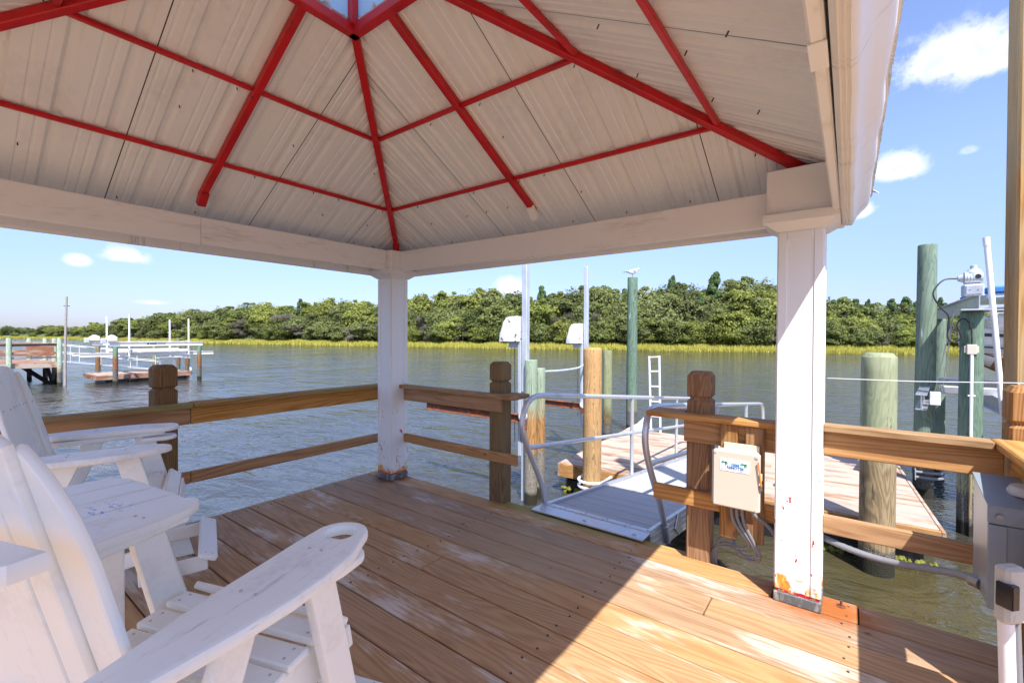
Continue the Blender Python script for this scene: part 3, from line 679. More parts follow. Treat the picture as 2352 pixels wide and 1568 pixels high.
for dx, dy in ((1, 0), (-1, 0), (0, 1), (0, -1)):
    e = Vector((-dy, dx, 0)); o = Vector((GX, GY, 0)) + Vector((dx, dy, 0)) * (RING + .005); zb = hipz(RING) + .03
    MB().obox(o + e * -RING + Vector((0, 0, zb + .15)), o + e * RING + Vector((0, 0, zb + .15)), .006, .30, c=.001).build('lantern_pane', 'skylight', gz)
    q = [o + e * -.36 + Vector((dx * .05, dy * .05, zb + .30)), o + e * .36 + Vector((dx * .05, dy * .05, zb + .30)), Vector((GX, GY, zb + .55))]
    MB().add([*q, *[p + Vector((0, 0, .01)) for p in q]], [(0, 1, 2), (5, 4, 3), (0, 3, 4, 1), (1, 4, 5, 2), (2, 5, 3, 0)]).build('lantern_roof_panel', 'skylight', gz, smooth=0)
# corrugated sheets, one object per sheet; ribs run up the slope
EAVE = 2.15; RIBP = .2286
def sheet_z(h): return hipz(h) + .034
for dx, dy in ((1, 0), (-1, 0), (0, 1), (0, -1)):
    def P(u, h, n): 
        nz = n / math.sqrt(1 + GM * GM); hh = h + nz * GM * 0
        return (GX + dx * h - dy * u, GY + dy * h + dx * u, sheet_z(h) + n)
    prof = []          # (u, height) corrugation across the whole slope
    u = -EAVE - .1
    k = 0
    while u < EAVE + .1:
        prof += [(u, 0), (u + .040, 0), (u + .058, .028), (u + .082, .028), (u + .100, 0), (u + .130, 0), (u + .136, .006), (u + .144, .006), (u + .150, 0), (u + .184, 0), (u + .190, .006), (u + .198, .006), (u + .204, 0)]
        u += RIBP; k += 1
    per = 13 * 4
    for s0 in range(0, len(prof), per):
        seg = prof[s0:s0 + per + 1]
        if s0 + per < len(prof): seg = seg[:-1] + [(prof[s0 + per][0] - .006, 0)]
        seg = [(max(-EAVE, min(EAVE, a)), n) for a, n in seg]
        if seg[-1][0] - seg[0][0] < .02: continue
        lift = 0.; vs = []; fs = []
        for (a, n) in seg: vs += [P(a, EAVE, n + lift), P(a, max(abs(a), RING - .01), n + lift)]
        m_ = len(seg)
        for j in range(m_ - 1): fs.append((2 * j, 2 * j + 2, 2 * j + 3, 2 * j + 1))
        nv = len(vs); vs += [(a, b_, c_ + .0015) for a, b_, c_ in vs]; fs += [tuple(i + nv for i in f[::-1]) for f in fs]
        MB().add(vs, fs).build('roof_sheet', 'sheet_steel', gz, smooth=0)
        ue = seg[-1][0] + .003
        if abs(ue) < EAVE - .02: MB().obox(P(ue, EAVE - .01, .008), P(ue, max(abs(ue) + .02, RING), .008), .04, .006, up=Vector((dx * GM, dy * GM, 1)), c=.001).build('seam_shadow_strip', 'seam_shadow', gz)  # dark strip above the gap stands in for the overlap's shadow
    scr = MB()
    for h in (1.95, 1.452 + .05, .875 + .05, 1.16, 1.70):
        u = -h + .1
        while u < h - .05:
            p0 = Vector(P(u, h, .0)); nn = Vector((dx * GM, dy * GM, 1)).normalized()
            if random.random() < .55: scr.tube([p0, p0 - nn * .020], .0034, 5)
            u += RIBP * random.choice((1, 2))
    scr.build('screw', 'dark_screw', gz, kind='stuff')
    # ridge cap over the hips
for sx in (-1, 1):
    for sy in (-1, 1):
        A = Vector((GX + sx * RING, GY + sy * RING, sheet_z(RING) + .03)); B = Vector((GX + sx * EAVE, GY + sy * EAVE, sheet_z(EAVE) + .03)) - Vector((sx * .05, sy * .05, 0))
        d = Vector((sx, -sy, 0)).normalized() * .11; dn = Vector((0, 0, -.042)); up_ = Vector((0, 0, .003))
        vs = [A + d + dn, A, A - d + dn, B + d + dn, B, B - d + dn]; vs += [v + up_ for v in vs]
        MB().add(vs, [(0, 1, 4, 3), (1, 2, 5, 4), (9, 10, 7, 6), (10, 11, 8, 7), (0, 3, 9, 6), (2, 8, 11, 5)]).build('ridge_cap', 'sheet_steel', gz, smooth=0)
# ogee gutter on each eave (the two over the water and beside the camera are in view)
gp = [(.0, .13), (.0, .0), (.012, -.012), (.016, -.004), (.024, -.012), (.028, -.004), (.036, -.012), (.048, -.006), (.056, .012), (.066, .034), (.084, .058), (.104, .078), (.118, .098), (.122, .125), (.122, .135), (.128, .137)]
def gutter(A, B, out):
    A = Vector(A); B = Vector(B); out = Vector(out); vs = []; fs = []; n = len(gp); K = 28; d = B - A
    for i in range(K + 1):
        p = A + d * (i / K); wv = .0035 * math.sin(i * 1.7) + .002 * math.sin(i * 4.1)
        for k in range(n): vs.append(p + out * (gp[k][0] + wv * k / n) + Vector((0, 0, gp[k][1])))
    for i in range(K):
        for k in range(n - 1): fs.append((i * n + k, i * n + k + 1, (i + 1) * n + k + 1, (i + 1) * n + k))
    nv = len(vs); vs += [v + Vector((0, 0, .002)) + out * -.0015 for v in vs]; fs += [tuple(j + nv for j in f[::-1]) for f in fs]
    fs.append(tuple(range(n))); fs.append(tuple(K * n + k for k in range(n))[::-1])
    return MB().add(vs, fs).build('gutter', 'gutter_paint', gz, smooth=40)
gutter((-.9, .0385, 2.155), (3.24, .0385, 2.155), (0, -1, 0))
gutter((3.24, .03, 2.155), (3.24, 4.07, 2.155), (1, 0, 0)); gutter((3.24, 4.07, 2.155), (-.9, 4.07, 2.155), (0, 1, 0))
# ------------------------------------------------------------------ deck railings
def newel(cx, cy, parent, matn='post_wood', hw=.075, z0=-.9, zt=1.268):
    """square post with a notched block top"""
    pr = [(hw, z0), (hw, .995), (hw, 1.068), (hw - .016, 1.084), (hw - .016, 1.090), (hw, 1.106), (hw, zt - .028), (hw - .022, zt), ]
    vs = []; c = .010
    for e, z in pr:
        vs += [(cx - e + c, cy - e, z), (cx + e - c, cy - e, z), (cx + e, cy - e + c, z), (cx + e, cy + e - c, z), (cx + e - c, cy + e, z), (cx - e + c, cy + e, z), (cx - e, cy + e - c, z), (cx - e, cy - e + c, z)]
    fs = [(8 * i + j, 8 * i + (j + 1) % 8, 8 * i + 8 + (j + 1) % 8, 8 * i + 8 + j) for i in range(len(pr) - 1) for j in range(8)]
    fs += [tuple(range(8))[::-1], tuple(range(8 * (len(pr) - 1), 8 * len(pr)))]
    return MB().add(vs, fs).build('post', matn, parent, smooth=25)
ra = thing('railing', 'long brown wooden railing behind the white chairs, one notched post', 'railing', (1.2, 4.15, 0))
newel(1.156, 4.245, ra); newel(-1.3, 4.245, ra); newel(-3.7, 4.245, ra)
for a, b_ in ((-4.8, 1.30), (1.303, 3.085)):
    MB().box(a, b_, 4.065, 4.205 if a > 0 else 4.165, .932, .970, .005).build('cap_board', 'cap_wood_x', ra)
    MB().box(a, b_, 4.128, 4.167, .80, .930, .005).build('top_rail', 'rail_wood_x', ra)
    MB().box(a, b_, 4.128, 4.167, .335, .425, .005).build('bottom_rail', 'rail_wood_x', ra)
rb = thing('railing', 'short wooden railing with free end between left column and gangway', 'railing', (3.15, 3, 0))
newel(3.236, 2.56, rb)
MB().box(3.06, 3.155, 2.28, 3.80, .950, .988, .005).build('cap_board', 'cap_wood_y', rb); MB().box(3.158, 3.31, 2.28, 2.46, .952, .987, .004).build('cap_board', 'cap_wood_y', rb)
MB().box(3.118, 3.156, 2.47, 3.78, .82, .948, .005).build('top_rail', 'rail_wood_y', rb); MB().box(3.118, 3.156, 2.295, 3.78, .375, .465, .005).build('bottom_rail', 'rail_wood_y', rb)
rc = thing('railing', 'wooden railing beside the gangway carrying the cream control box', 'railing', (3.15, .6, 0))
newel(3.232, .805, rc, 'post_wood_light')
MB().box(3.05, 3.152, .328, 1.125, .955, .99, .005).build('cap_board', 'rail_wood_y', rc); MB().box(3.155, 3.20, .328, .715, .957, .989, .004).build('cap_board', 'rail_wood_y', rc); MB().box(3.155, 3.28, .895, 1.12, .957, .989, .004).build('cap_board', 'rail_wood_y', rc)
MB().box(3.114, 3.152, .328, .885, .80, .953, .005).build('top_rail', 'rail_wood_y', rc); MB().box(3.114, 3.152, .328, 1.09, .372, .477, .005).build('bottom_rail', 'rail_wood_y', rc)
MB().box(3.076, 3.112, .551, .650, .235, .952, .006).build('mounting_plank', 'post_wood_light', rc); MB().box(3.076, 3.112, .402, .506, .235, .952, .006).build('mounting_plank', 'post_wood_light', rc)
rd = thing('railing', 'sunlit wooden corner railing right of the right column', 'railing', (3.15, -.3, 0))
newel(3.25, -.70, rd, 'post_wood_light')
MB().box(3.07, 3.165, -.56, .112, .97, 1.01, .006).build('cap_board', 'cap_wood_y', rd); MB().box(3.12, 3.16, -.60, .112, .83, .968, .005).build('top_rail', 'rail_wood_y', rd)
MB().box(3.12, 3.16, -.62, .112, .383, .484, .005).build('bottom_rail', 'rail_wood_y', rd)
MB().box(1.2, 3.168, -.72, -.563, .972, 1.012, .006).build('cap_board', 'rail_wood_x', rd); MB().box(1.2, 3.16, -.66, -.62, .83, .970, .005).build('top_rail', 'rail_wood_x', rd)
newel(1.3, -.74, rd, 'post_wood_light')
MB().box(2.92, 3.07, -.80, -.67, -.3, .968, .006).build('post', 'post_wood_light', rd)

tp = thing('square_pole', 'tall square wooden pole with knots rising past the top edge', 'pole', (3.52, -.78, -1.1))
MB().box(3.42, 3.64, -.905, -.685, -2.2, 7., .012).build('shaft', 'pole_wood', tp)
st = MB().tube([(3.3, .103, 1.257), (3.31, -.3, 1.262), (3.40, -.68, 1.272), (3.415, -.91, 1.274)], .0018, 5); st.tube(smooth_path([(3.41, -.70, 1.272), (3.40, -.72, 1.16), (3.40, -.74, 1.06), (3.38, -.72, 1.03)]), .0018, 4)
tag(st.build('string', 'string_white'), 'thin white string stretched from the right column to the square pole', 'string')

# ------------------------------------------------------------------ control box with sticker
cb = thing('control_box', 'cream plastic control box with palm tree sticker on the railing', 'control box', (3.03, .54, .47))
MB().box(3.0, 3.072, .418, .660, .480, .805, .012).build('housing', 'cream_shade', cb)
MB().box(2.962, 2.998, .408, .668, .468, .812, .012).build('door', 'cream_box', cb)
MB().box(3.060, 3.0735, .425, .625, .800, .842, .003).build('mounting_flange', 'cream_box', cb)
hs = MB().tube([(2.995, .672, .48), (2.995, .672, .80)], .006, 8); hs.build('hinge', 'cream_shade', cb)
for y_, z_ in ((.652, .800), (.424, .797), (.424, .482)): MB().tube([(2.965, y_, z_), (2.957, y_, z_)], .009, 12).build('corner_screw', 'cream_box', cb)
MB().box(2.957, 2.985, .398, .412, .60, .635, .003).build('latch', 'screw_steel', cb)
MB().box(2.957, 2.985, .398, .412, .66, .70, .003).build('latch', 'cream_box', cb)
# sticker lies on the door, tilted like the photo shows it: left is +Y
SX = 2.9605
stk = MB().box(SX - .0006, SX + .002, .462, .624, .690, .764, .0003).build('sticker', 'sticker_white', cb)
def text(body, size, y, z, matn, name='lettering', align='CENTER', bold=0.):
    cu = bpy.data.curves.new(name, 'FONT'); cu.body = body; cu.size = size; cu.align_x = align; cu.extrude = .0004; cu.offset = bold; cu.resolution_u = 3
    tmp = bpy.data.objects.new('t', cu); col.objects.link(tmp); dg = bpy.context.evaluated_depsgraph_get()
    me = bpy.data.meshes.new_from_object(tmp.evaluated_get(dg)); bpy.data.objects.remove(tmp); bpy.data.curves.remove(cu)
    T = Matrix(((0, 0, -1, SX - .0014), (-1, 0, 0, y), (0, 1, 0, z), (0, 0, 0, 1)))
    me.transform(T); me.transform(Matrix.Translation(-ORG[cb])); me.materials.clear(); me.materials.append(MATS[matn]); me.name = name
    o = bpy.data.objects.new(name, me); col.objects.link(o); o.parent = stk; return o
text('GEM', .022, .540, .7240, 'print_blue', bold=.0008); text('REMOTES', .022, .540, .7060, 'print_blue', bold=.0008)
for yy, zz in ((.598, .742), (.492, .742)):
    pm = MB()
    for a, l in ((12, .021), (38, .02), (70, .012), (115, .016), (145, .021), (172, .023), (200, .02), (-25, .02), (-60, .014)):
        ca, sa = math.cos(R(a)), math.sin(R(a)); q = []
        for f, wv in ((0, .0008), (.45, .0030), (.8, .0022), (1, .0002)):
            py_, pz_ = l * f * ca, l * f * sa - .010 * f * f; q.append((py_, pz_, wv))
        up_ = [(SX - .0016, yy - a_ - sa * -w_, zz + b_ + abs(ca) * w_ + .0002) for a_, b_, w_ in q]; dn_ = [(SX - .0016, yy - a_ + sa * -w_, zz + b_ - abs(ca) * w_) for a_, b_, w_ in q]
        n_ = len(q); pm.add(up_ + dn_, [(i, i + 1, n_ + i + 1, n_ + i) for i in range(n_ - 1)])
    pm.add([(SX - .0015, yy - .0006, zz), (SX - .0015, yy + .0006, zz), (SX - .0015, yy - .003, zz - .022), (SX - .0015, yy - .0042, zz - .022)], [(0, 1, 2, 3)])
    pm.build('palm_emblem', 'print_green', stk, smooth=0)
fl = MB()
for z_, a, b_ in ((.7005, .590, .500), (.6975, .528, .485), (.6950, .515, .490)): fl.box(SX - .0012, SX - .0007, b_, a, z_ - .0006, z_ + .0006, .0001)
fl.build('fine_print', 'print_grey', stk); MB().tube([(SX - .0006, .613, .704), (SX - .0013, .613, .704)], .005, 14).build('emblem', 'print_grey', stk)
pc = thing('pencil', 'orange pencil tucked behind the latch of the cream box', 'pencil', (2.955, .40, .64))
MB().tube([(2.950, .4135, .755), (2.950, .399, .635)], .0042, 6).build('barrel', 'pencil_orange', pc); MB().tube([(2.950, .4135, .7555), (2.950, .4155, .772)], .0042, 8).build('eraser', 'print_rust', pc)
cg = thing('conduit_bundle', 'grey flexible conduits looping below the cream control box', 'conduit', (3.04, .5, .4))
for k, (y0, yb, zb) in enumerate(((.575, .50, .16), (.545, .46, .12), (.515, .44, .10))):
    MB().tube(smooth_path([(3.04, y0, .475), (3.05, y0 - .012, .36), (3.09, yb - .02, zb + .06), (3.15, yb + .06, zb), (3.20, .60, zb + .03), (3.22, .690 + .014 * k, zb - .03), (3.22, .700 + .016 * k, -.14)]), .0095, 10).build('conduit', 'grey_pvc', cg)
    MB().tube([(3.22, .700 + .016 * k, -.14), (3.22, .700 + .016 * k, -.30)], .013, 10).build('fitting', 'white_pvc', cg); MB().tube([(3.22, .700 + .016 * k, -.30), (3.22, .700 + .016 * k, -1.6)], .012, 8).build('conduit', 'grey_pvc', cg)
MB().tube(smooth_path([(3.04, .47, .475), (3.05, .45, .43), (3.09, .38, .36), (3.10, .345, .31)]), .011, 8).build('conduit', 'grey_pvc', cg)

# flexible conduit to the disconnect box
fc = smooth_path([(3.2, .16, .34), (3.18, .097, .331), (3.12, -.031, .322), (3.08, -.178, .322), (3.0, -.348, .365), (2.92, -.43, .40), (2.86, -.475, .405)], 10); rr = [.0165 + .0012 * (i % 2) for i in range(len(fc))]
fo = thing('flex_conduit', 'grey ribbed conduit sagging from the right column to the grey box', 'conduit', (3.05, -.2, .33))
MB().tube(fc, rr, 12).build('hose', 'grey_pvc', fo); MB().tube([(2.88, -.455, .405), (2.85, -.482, .405)], .026, 12).build('connector', 'screw_steel', fo)
db = thing('disconnect_box', 'large grey metal electrical box with a round hub on top', 'electrical box', (2.8, -.72, .4))
B = MB(); y0, y1 = -.99, -.476
B.add([(2.70, y0, .38), (2.98, y0, .38), (2.98, y1, .38), (2.70, y1, .38), (2.70, y0, .80), (2.98, y0, .862), (2.98, y1, .862), (2.70, y1, .80)], [(3, 2, 1, 0), (4, 5, 6, 7), (0, 1, 5, 4), (2, 3, 7, 6), (1, 2, 6, 5), (3, 0, 4, 7)])
B.build('body', 'box_steel', db, smooth=0)
MB().box(2.690, 2.699, y0 - .004, y1 + .004, .372, .728, .003).build('front_door', 'box_grey', db); MB().box(2.684, 2.699, y0 - .004, y1 + .006, .732, .806, .004).build('rain_hood', 'box_grey', db)
MB().add([(2.684, y0 - .004, .807), (2.684, y1 + .006, .807), (2.985, y1 + .006, .874), (2.985, y0 - .004, .874), (2.684, y0 - .004, .802), (2.684, y1 + .006, .802), (2.985, y1 + .006, .869), (2.985, y0 - .004, .869)], [(0, 3, 2, 1), (4, 5, 6, 7), (0, 1, 5, 4), (1, 2, 6, 5), (2, 3, 7, 6), (3, 0, 4, 7)]).build('lid', 'box_grey', db, smooth=0)
MB().box(2.6835, 2.6895, y1 - .05, y1 + .003, .38, .727, .002).build('door_edge', 'box_grey', db)
MB().tube([(2.682, y1 - .028, .765), (2.674, y1 - .028, .765)], .011, 12).build('screw', 'screw_steel', db)
MB().lathe([(.078, .835), (.078, .848), (.066, .868), (.03, .876)], (2.84, -.63), 24).build('hub', 'receptacle_grey', db)
rx = thing('receptacle_box', 'beige weatherproof outlet box with dark window on white pipe', 'outlet box', (2.40, -.48, .4))
MB().obox((2.292, -.434, .600), (2.345, -.492, .600), .050, .20, c=.012).build('housing', 'receptacle_grey', rx)
MB().obox((2.272, -.440, .605), (2.296, -.462, .605), .050, .085, c=.003).build('window', 'dark_glass', rx)
MB().box(2.29, 2.305, -.474, -.456, .515, .54, .003).build('latch', 'receptacle_grey', rx)
MB().box(2.352, 2.45, -.66, -.485, .50, .645, .006).build('back_box', 'white_pvc', rx)
pp = thing('pvc_pipe', 'white pvc pipe standing on the deck below the beige outlet box', 'pipe', (2.36, -.47, 0))
MB().tube([(2.345, -.475, 0), (2.318, -.455, .50)], .022, 18).build('pipe', 'white_pvc', pp)
MB().tube([(2.36, -.505, 0), (2.345, -.485, .50)], .012, 10).build('side_conduit', 'grey_pvc', pp)
MB().box(2.54, 2.66, -.80, -.58, -.4, .78, .008).build('support_post', 'rail_wood_z', pp)

# ------------------------------------------------------------------ gangway
gw = thing('gangway', 'aluminium gangway with grey planks and tube handrails down to the float', 'gangway', (3.2, 1.68, 0))
GS = -.114
def gz_(x): return -.006 + GS * (x - 3.33)
x = 3.40; PL = .197
while x < 8.72:
    MB().obox((x + .0, 1.68, gz_(x) - .012), (x + PL - .007, 1.68, gz_(x + PL - .007) - .012), .89, .024, c=.003).build('plank', 'composite_plank', gw); x += PL
for y_ in (1.215, 2.145):
    s_ = -1 if y_ < 1.7 else 1
    sb = MB().obox((3.36, y_, gz_(3.36) - .07), (8.8, y_, gz_(8.8) - .07), .035, .20, c=.004); sb.build('side_beam', 'aluminium', gw)
    rb_ = MB()
    for k in (-.05, 0., .05): rb_.obox((3.37, y_ + s_ * .0195, gz_(3.37) - .07 + k), (8.79, y_ + s_ * .0195, gz_(8.79) - .07 + k), .006, .012, c=.001)
    rb_.build('beam_rib', 'aluminium', gw)
MB().obox((3.175, 1.68, .0135), (3.325, 1.68, .0135), .985, .012, c=.003).build('hinge_plate', 'aluminium', gw)
for k in range(5):
    y_ = 1.285 + k * .198; MB().tube([(3.345, y_ - .095, .006), (3.345, y_ + .095, .006)], .017, 10).build('hinge_knuckle', 'aluminium', gw)
    MB().box(3.355 if k % 2 else 3.34, 3.45, y_ - .095, y_ + .095, gz_(3.4) + .002, gz_(3.4) + .010, .002).build('hinge_leaf', 'aluminium', gw)
for y_ in (1.275, 1.69, 2.10): MB().lathe([(.016, .020), (.016, .024), (.008, .030)], (3.235, y_), 12).build('bolt', 'aluminium', gw)
def hz(x): return .984 + GS * (x - 3.3)
for y_, first in ((2.175, True), (1.185, False)):
    xo = 0. if first else .16
    pth = smooth_path([(3.435 + xo * 1.7, y_, gz_(3.43) - .13), (3.36 + xo * 1.2, y_, .16), (3.16 + xo, y_, .50), (3.055 + xo, y_, .70), (3.055 + xo, y_, .83), (3.12 + xo, y_, .935), (3.25 + xo, y_, hz(3.25 + xo) - .01), (3.5 + xo, y_, hz(3.5 + xo))], 6)
    pth += [Vector((x, y_, hz(x))) for x in (4.2, 5.4, 6.6, 7.8, 8.5)] + smooth_path([(8.68, y_, hz(8.68) - .01), (8.80, y_, hz(8.8) - .05), (8.86, y_, hz(8.8) - .16), (8.87, y_, hz(8.8) - .4), (8.87, y_, gz_(8.8) - .05)], 4)
    MB().tube(pth, .0245, 12).build('handrail', 'rail_aluminium', gw)
    MB().tube([(3.14 + xo, y_, hz(3.14) - .45), (8.86, y_, hz(8.86) - .45)], .021, 10).build('mid_rail', 'rail_aluminium', gw)
    for x in (5.42, 7.25): MB().tube([(x, y_, gz_(x) - .12), (x, y_, hz(x))], .023, 10).build('stanchion', 'rail_aluminium', gw)
    MB().tube([(3.435 + xo * 1.7 + .004, y_, gz_(3.43) - .16), (3.40 + xo * 1.6, y_, gz_(3.43) - .01)], .034, 14).build('socket', 'rail_aluminium', gw)
    for x in (5.42, 7.25): MB().tube([(x, y_, gz_(x) - .13), (x, y_, gz_(x) + .03)], .031, 12).build('socket', 'rail_aluminium', gw)
MB().obox((3.98, 1.188, gz_(3.98) - .02), (4.10, 1.188, gz_(4.1) - .10), .012, .14, c=.004).build('bracket', 'aluminium', gw)

# ------------------------------------------------------------------ float
FA = R(3.3); fx = Vector((math.cos(FA), math.sin(FA), 0)); fy = Vector((-math.sin(FA), math.cos(FA), 0)); FO = Vector((6.61, 1.5, 0)); FZ = -.6
fl = thing('floating_dock', 'weathered plank floating dock on black tubs below the gangway', 'floating dock', tuple(FO) [:2] + (FZ,))
def fp(a, b_, z): return FO + fx * a + fy * b_ + Vector((0, 0, z))
NB = 24; W_ = 3.34 / NB
for k in range(NB):
    a = W_ * (k + .5); cuts = [(-2.32, 2.33)] if k % 3 else [(-2.32, .3 if k % 2 else -.6), (.304 if k % 2 else -.596, 2.33)]
    for c0, c1 in cuts: MB().obox(fp(a, c0, FZ - .018 + random.uniform(-.002, .002)), fp(a, c1, FZ - .018), W_ - .006, .036, c=.004).build('deck_board', 'float_wood', fl)
for a in (-.02, 3.36): MB().obox(fp(a, -2.33, FZ - .115), fp(a, 2.34, FZ - .115), .038, .215, c=.005).build('fascia_board', 'fascia_wood', fl)
for b_ in (-2.35, 2.36): MB().obox(fp(-.04, b_, FZ - .115), fp(3.38, b_, FZ - .115), .038, .215, c=.005).build('fascia_board', 'float_wood', fl)
for a in (.55, 2.75):
    for b_ in (-1.65, -.3, 1.05, 1.98):
        MB().obox(fp(a - .5, b_, FZ - .42), fp(a + .5, b_, FZ - .42), 1.12 if b_ < 1.5 else .62, .38, c=.05).build('float_tub', 'black_tub', fl)
ms = MB()
for b_, ln in ((-2.0, .5), (-1.4, .5), (2.15, .3)):
    for q in range(26):
        p = fp(.04 + random.uniform(-.03, .02), b_ + random.uniform(-ln, ln) * .6, -1.06 + random.uniform(-.03, .05)); ms.lathe([(.02, p.z - .03), (random.uniform(.02, .045), p.z), (.01, p.z + .03)], (p.x, p.y), 6)
ms.build('seaweed', 'moss', fl, kind='stuff')
def hoop(cx, cy, dirx, diry, r, z, base, name='pile_hoop', m_='white_pvc'):
    d = Vector((dirx, diry, 0)).normalized(); e = Vector((-d.y, d.x, 0)); c = Vector((cx, cy, 0))
    for dz in (0, -.085):
        pth = [c - d * base + e * r + Vector((0, 0, z + dz))] + [c + (e * math.cos(R(a)) + d * math.sin(R(a))) * r + Vector((0, 0, z + dz)) for a in range(0, 181, 15)] + [c - d * base - e * r + Vector((0, 0, z + dz))]
        MB().tube(pth, .022, 10).build(name, m_, fl)
    for s_ in (-1, 1): MB().obox(c - d * (base + .004) + e * (s_ * r - .05) + Vector((0, 0, z - .04)), c - d * (base + .004) + e * (s_ * r + .05) + Vector((0, 0, z - .04)), .01, .17, up=(0, 0, 1), c=.002).build('hoop_bracket', 'galvanised', fl)
hoop(6.2, 3.12, -1, -.06, .20, FZ - .08, .30); hoop(9.93, -1.0, 0, -1, .24, FZ - .05, .12, m_='grey_pvc'); hoop(11.0, 4.3, 1, 0, .2, FZ + .04, .98, m_='white_pvc') if False else None

# ------------------------------------------------------------------ pilings
def pile(x, y, r, zt, label, matn, wob=.02, chamfer=.02, lean=(0, 0), name='piling', group=None, n=24):
    o = thing(name, label, 'piling', (x, y, WATER), group=group)
    prof = [(r * (1.06 - .06 * (z + 2) / (zt + 2)), z) for z in np.linspace(-2.2, zt - chamfer - .002, 22)] + [(r * .995, zt - chamfer), (r - chamfer * .9, zt)]
    MB().lathe(prof, (x, y), n, wob, lean).build('shaft', matn, o, smooth=35)
    return o
pile(6.44, -.268, .156, 1.335, 'thick pale piling with slanted rim behind the sunlit corner railing', 'pile_pale', chamfer=.045)
pile(9.94, -1.0, .124, 3.03, 'tallest green piling at the right, next to the float corner', 'pile_green', lean=(.012, -.004), chamfer=.012)
pile(11.9, -1.40, .095, 1.87, 'thin green piling holding the far end of the right boat lift beam', 'pile_green')
pile(8.43, -1.30, .114, 1.86, 'green piling carrying the lift motor, white conduit up its face', 'pile_green_deep')
pile(6.20, 3.12, .135, 1.335, 'orange brown piling with swirly grain held by white hoops', 'pile_orange', chamfer=.03)
pile(5.76, 3.95, .098, 1.135, 'green and rust streaked piling with barnacles, left of the gangway rail', 'pile_two_tone', chamfer=.006)
pile(6.06, 3.98, .085, .99, 'shorter stained piling tucked behind the barnacled one', 'pile_two_tone', chamfer=.006)
pile(10.48, 4.86, .115, 1.16, 'slim olive piling behind the orange brown one', 'pile_olive', chamfer=.006)
p_ = pile(11.88, 4.78, .138, 3.13, 'tall slim green piling with a gull standing on top', 'pile_green_deep', chamfer=.006)

# gull on the piling: one body loft, plus wings, tail, legs, beak
gl = thing('gull', 'white gull with grey wings standing on the tall slim piling', 'gull', (11.88, 4.78, 3.132), R(-53.1), local=True)
sec = [(-.205, .145, .004, .006), (-.15, .150, .022, .020), (-.09, .150, .046, .045), (-.03, .150, .060, .062), (.03, .155, .060, .066), (.08, .170, .050, .058), (.11, .195, .036, .040), (.128, .222, .030, .030), (.145, .238, .031, .030), (.165, .240, .026, .026), (.185, .236, .012, .012), (.19, .235, .004, .004)]
vs = []; fs = []; n = 14
for x, z, a, b_ in sec:
    for j in range(n): vs.append((x, a * math.cos(2 * math.pi * j / n), z + b_ * math.sin(2 * math.pi * j / n)))
for i in range(len(sec) - 1):
    for j in range(n): fs.append((i * n + j, i * n + (j + 1) % n, (i + 1) * n + (j + 1) % n, (i + 1) * n + j))
fs += [tuple(range(n))[::-1], tuple((len(sec) - 1) * n + j for j in range(n))]
MB().add(vs, fs).build('body', 'gull_white', gl, smooth=180)
for s_ in (-1, 1):
    q = [(.09, .055, .185), (.03, .066, .19), (-.06, .055, .182), (-.15, .03, .165), (-.19, .012, .158), (-.14, .035, .148), (-.05, .060, .145), (.05, .066, .150)]
    MB().add([(x, s_ * y_, z) for x, y_, z in q] + [(x, s_ * (y_ - .012), z) for x, y_, z in q], [tuple(range(8)), tuple(range(8, 16))[::-1]] + [(i, (i + 1) % 8, (i + 1) % 8 + 8, i + 8) for i in range(8)]).build('wing', 'gull_grey', gl)
    MB().tube([(-.005, s_ * .02, .0), (0, s_ * .02, .05), (-.005, s_ * .02, .10)], .004, 6).build('leg', 'gull_leg', gl)
    MB().obox((-.01, s_ * .02, .003), (.035, s_ * .02, .003), .03, .005, c=.001).build('foot', 'gull_leg', gl)
    MB().lathe([(.003, .244), (.0045, .246), (.003, .248)], (.168, s_ * .023), 6).build('eye', 'gull_black', gl)
MB().obox((-.17, 0, .150), (-.255, 0, .138), .034, .012, c=.003).build('tail', 'gull_black', gl); MB().tube([(.186, 0, .236), (.21, 0, .232), (.226, 0, .226)], [.008, .006, .001], 6).build('beak', 'gull_leg', gl)

# dock ladder
ld = thing('dock_ladder', 'white dock ladder standing up at the far edge of the float', 'ladder', (9.86, 3.38, FZ))
La, Lb = Vector((9.86, 3.50, -1.0)), Vector((9.72, 3.515, 1.075)); Ra, Rb = Vector((9.88, 3.30, -1.0)), Vector((9.74, 3.30, 1.09))
for a, b_ in ((La, Lb), (Ra, Rb)): MB().obox(a, b_, .035, .05, up=(1, 0, 0), c=.006).build('side_rail', 'white_pvc', ld)
for f in (.36, .52, .68, .84, .99): MB().obox(La.lerp(Lb, f), Ra.lerp(Rb, f), .045, .028, c=.004).build('rung', 'white_pvc', ld)
bw = thing('dock_bumper', 'pale wedge shaped corner bumper beside the dock ladder', 'bumper', (9.8, 3.8, FZ))
T = frame(Vector((9.72, 4.05, FZ + .0)), (.1, -1, 0), (0, 0, 1))
plate('wedge', [(0, 0), (.52, 0), (.50, .10), (.47, .36), (.43, .33), (.28, .17)], .10, T, 'white_pvc', bw, bev=.015)

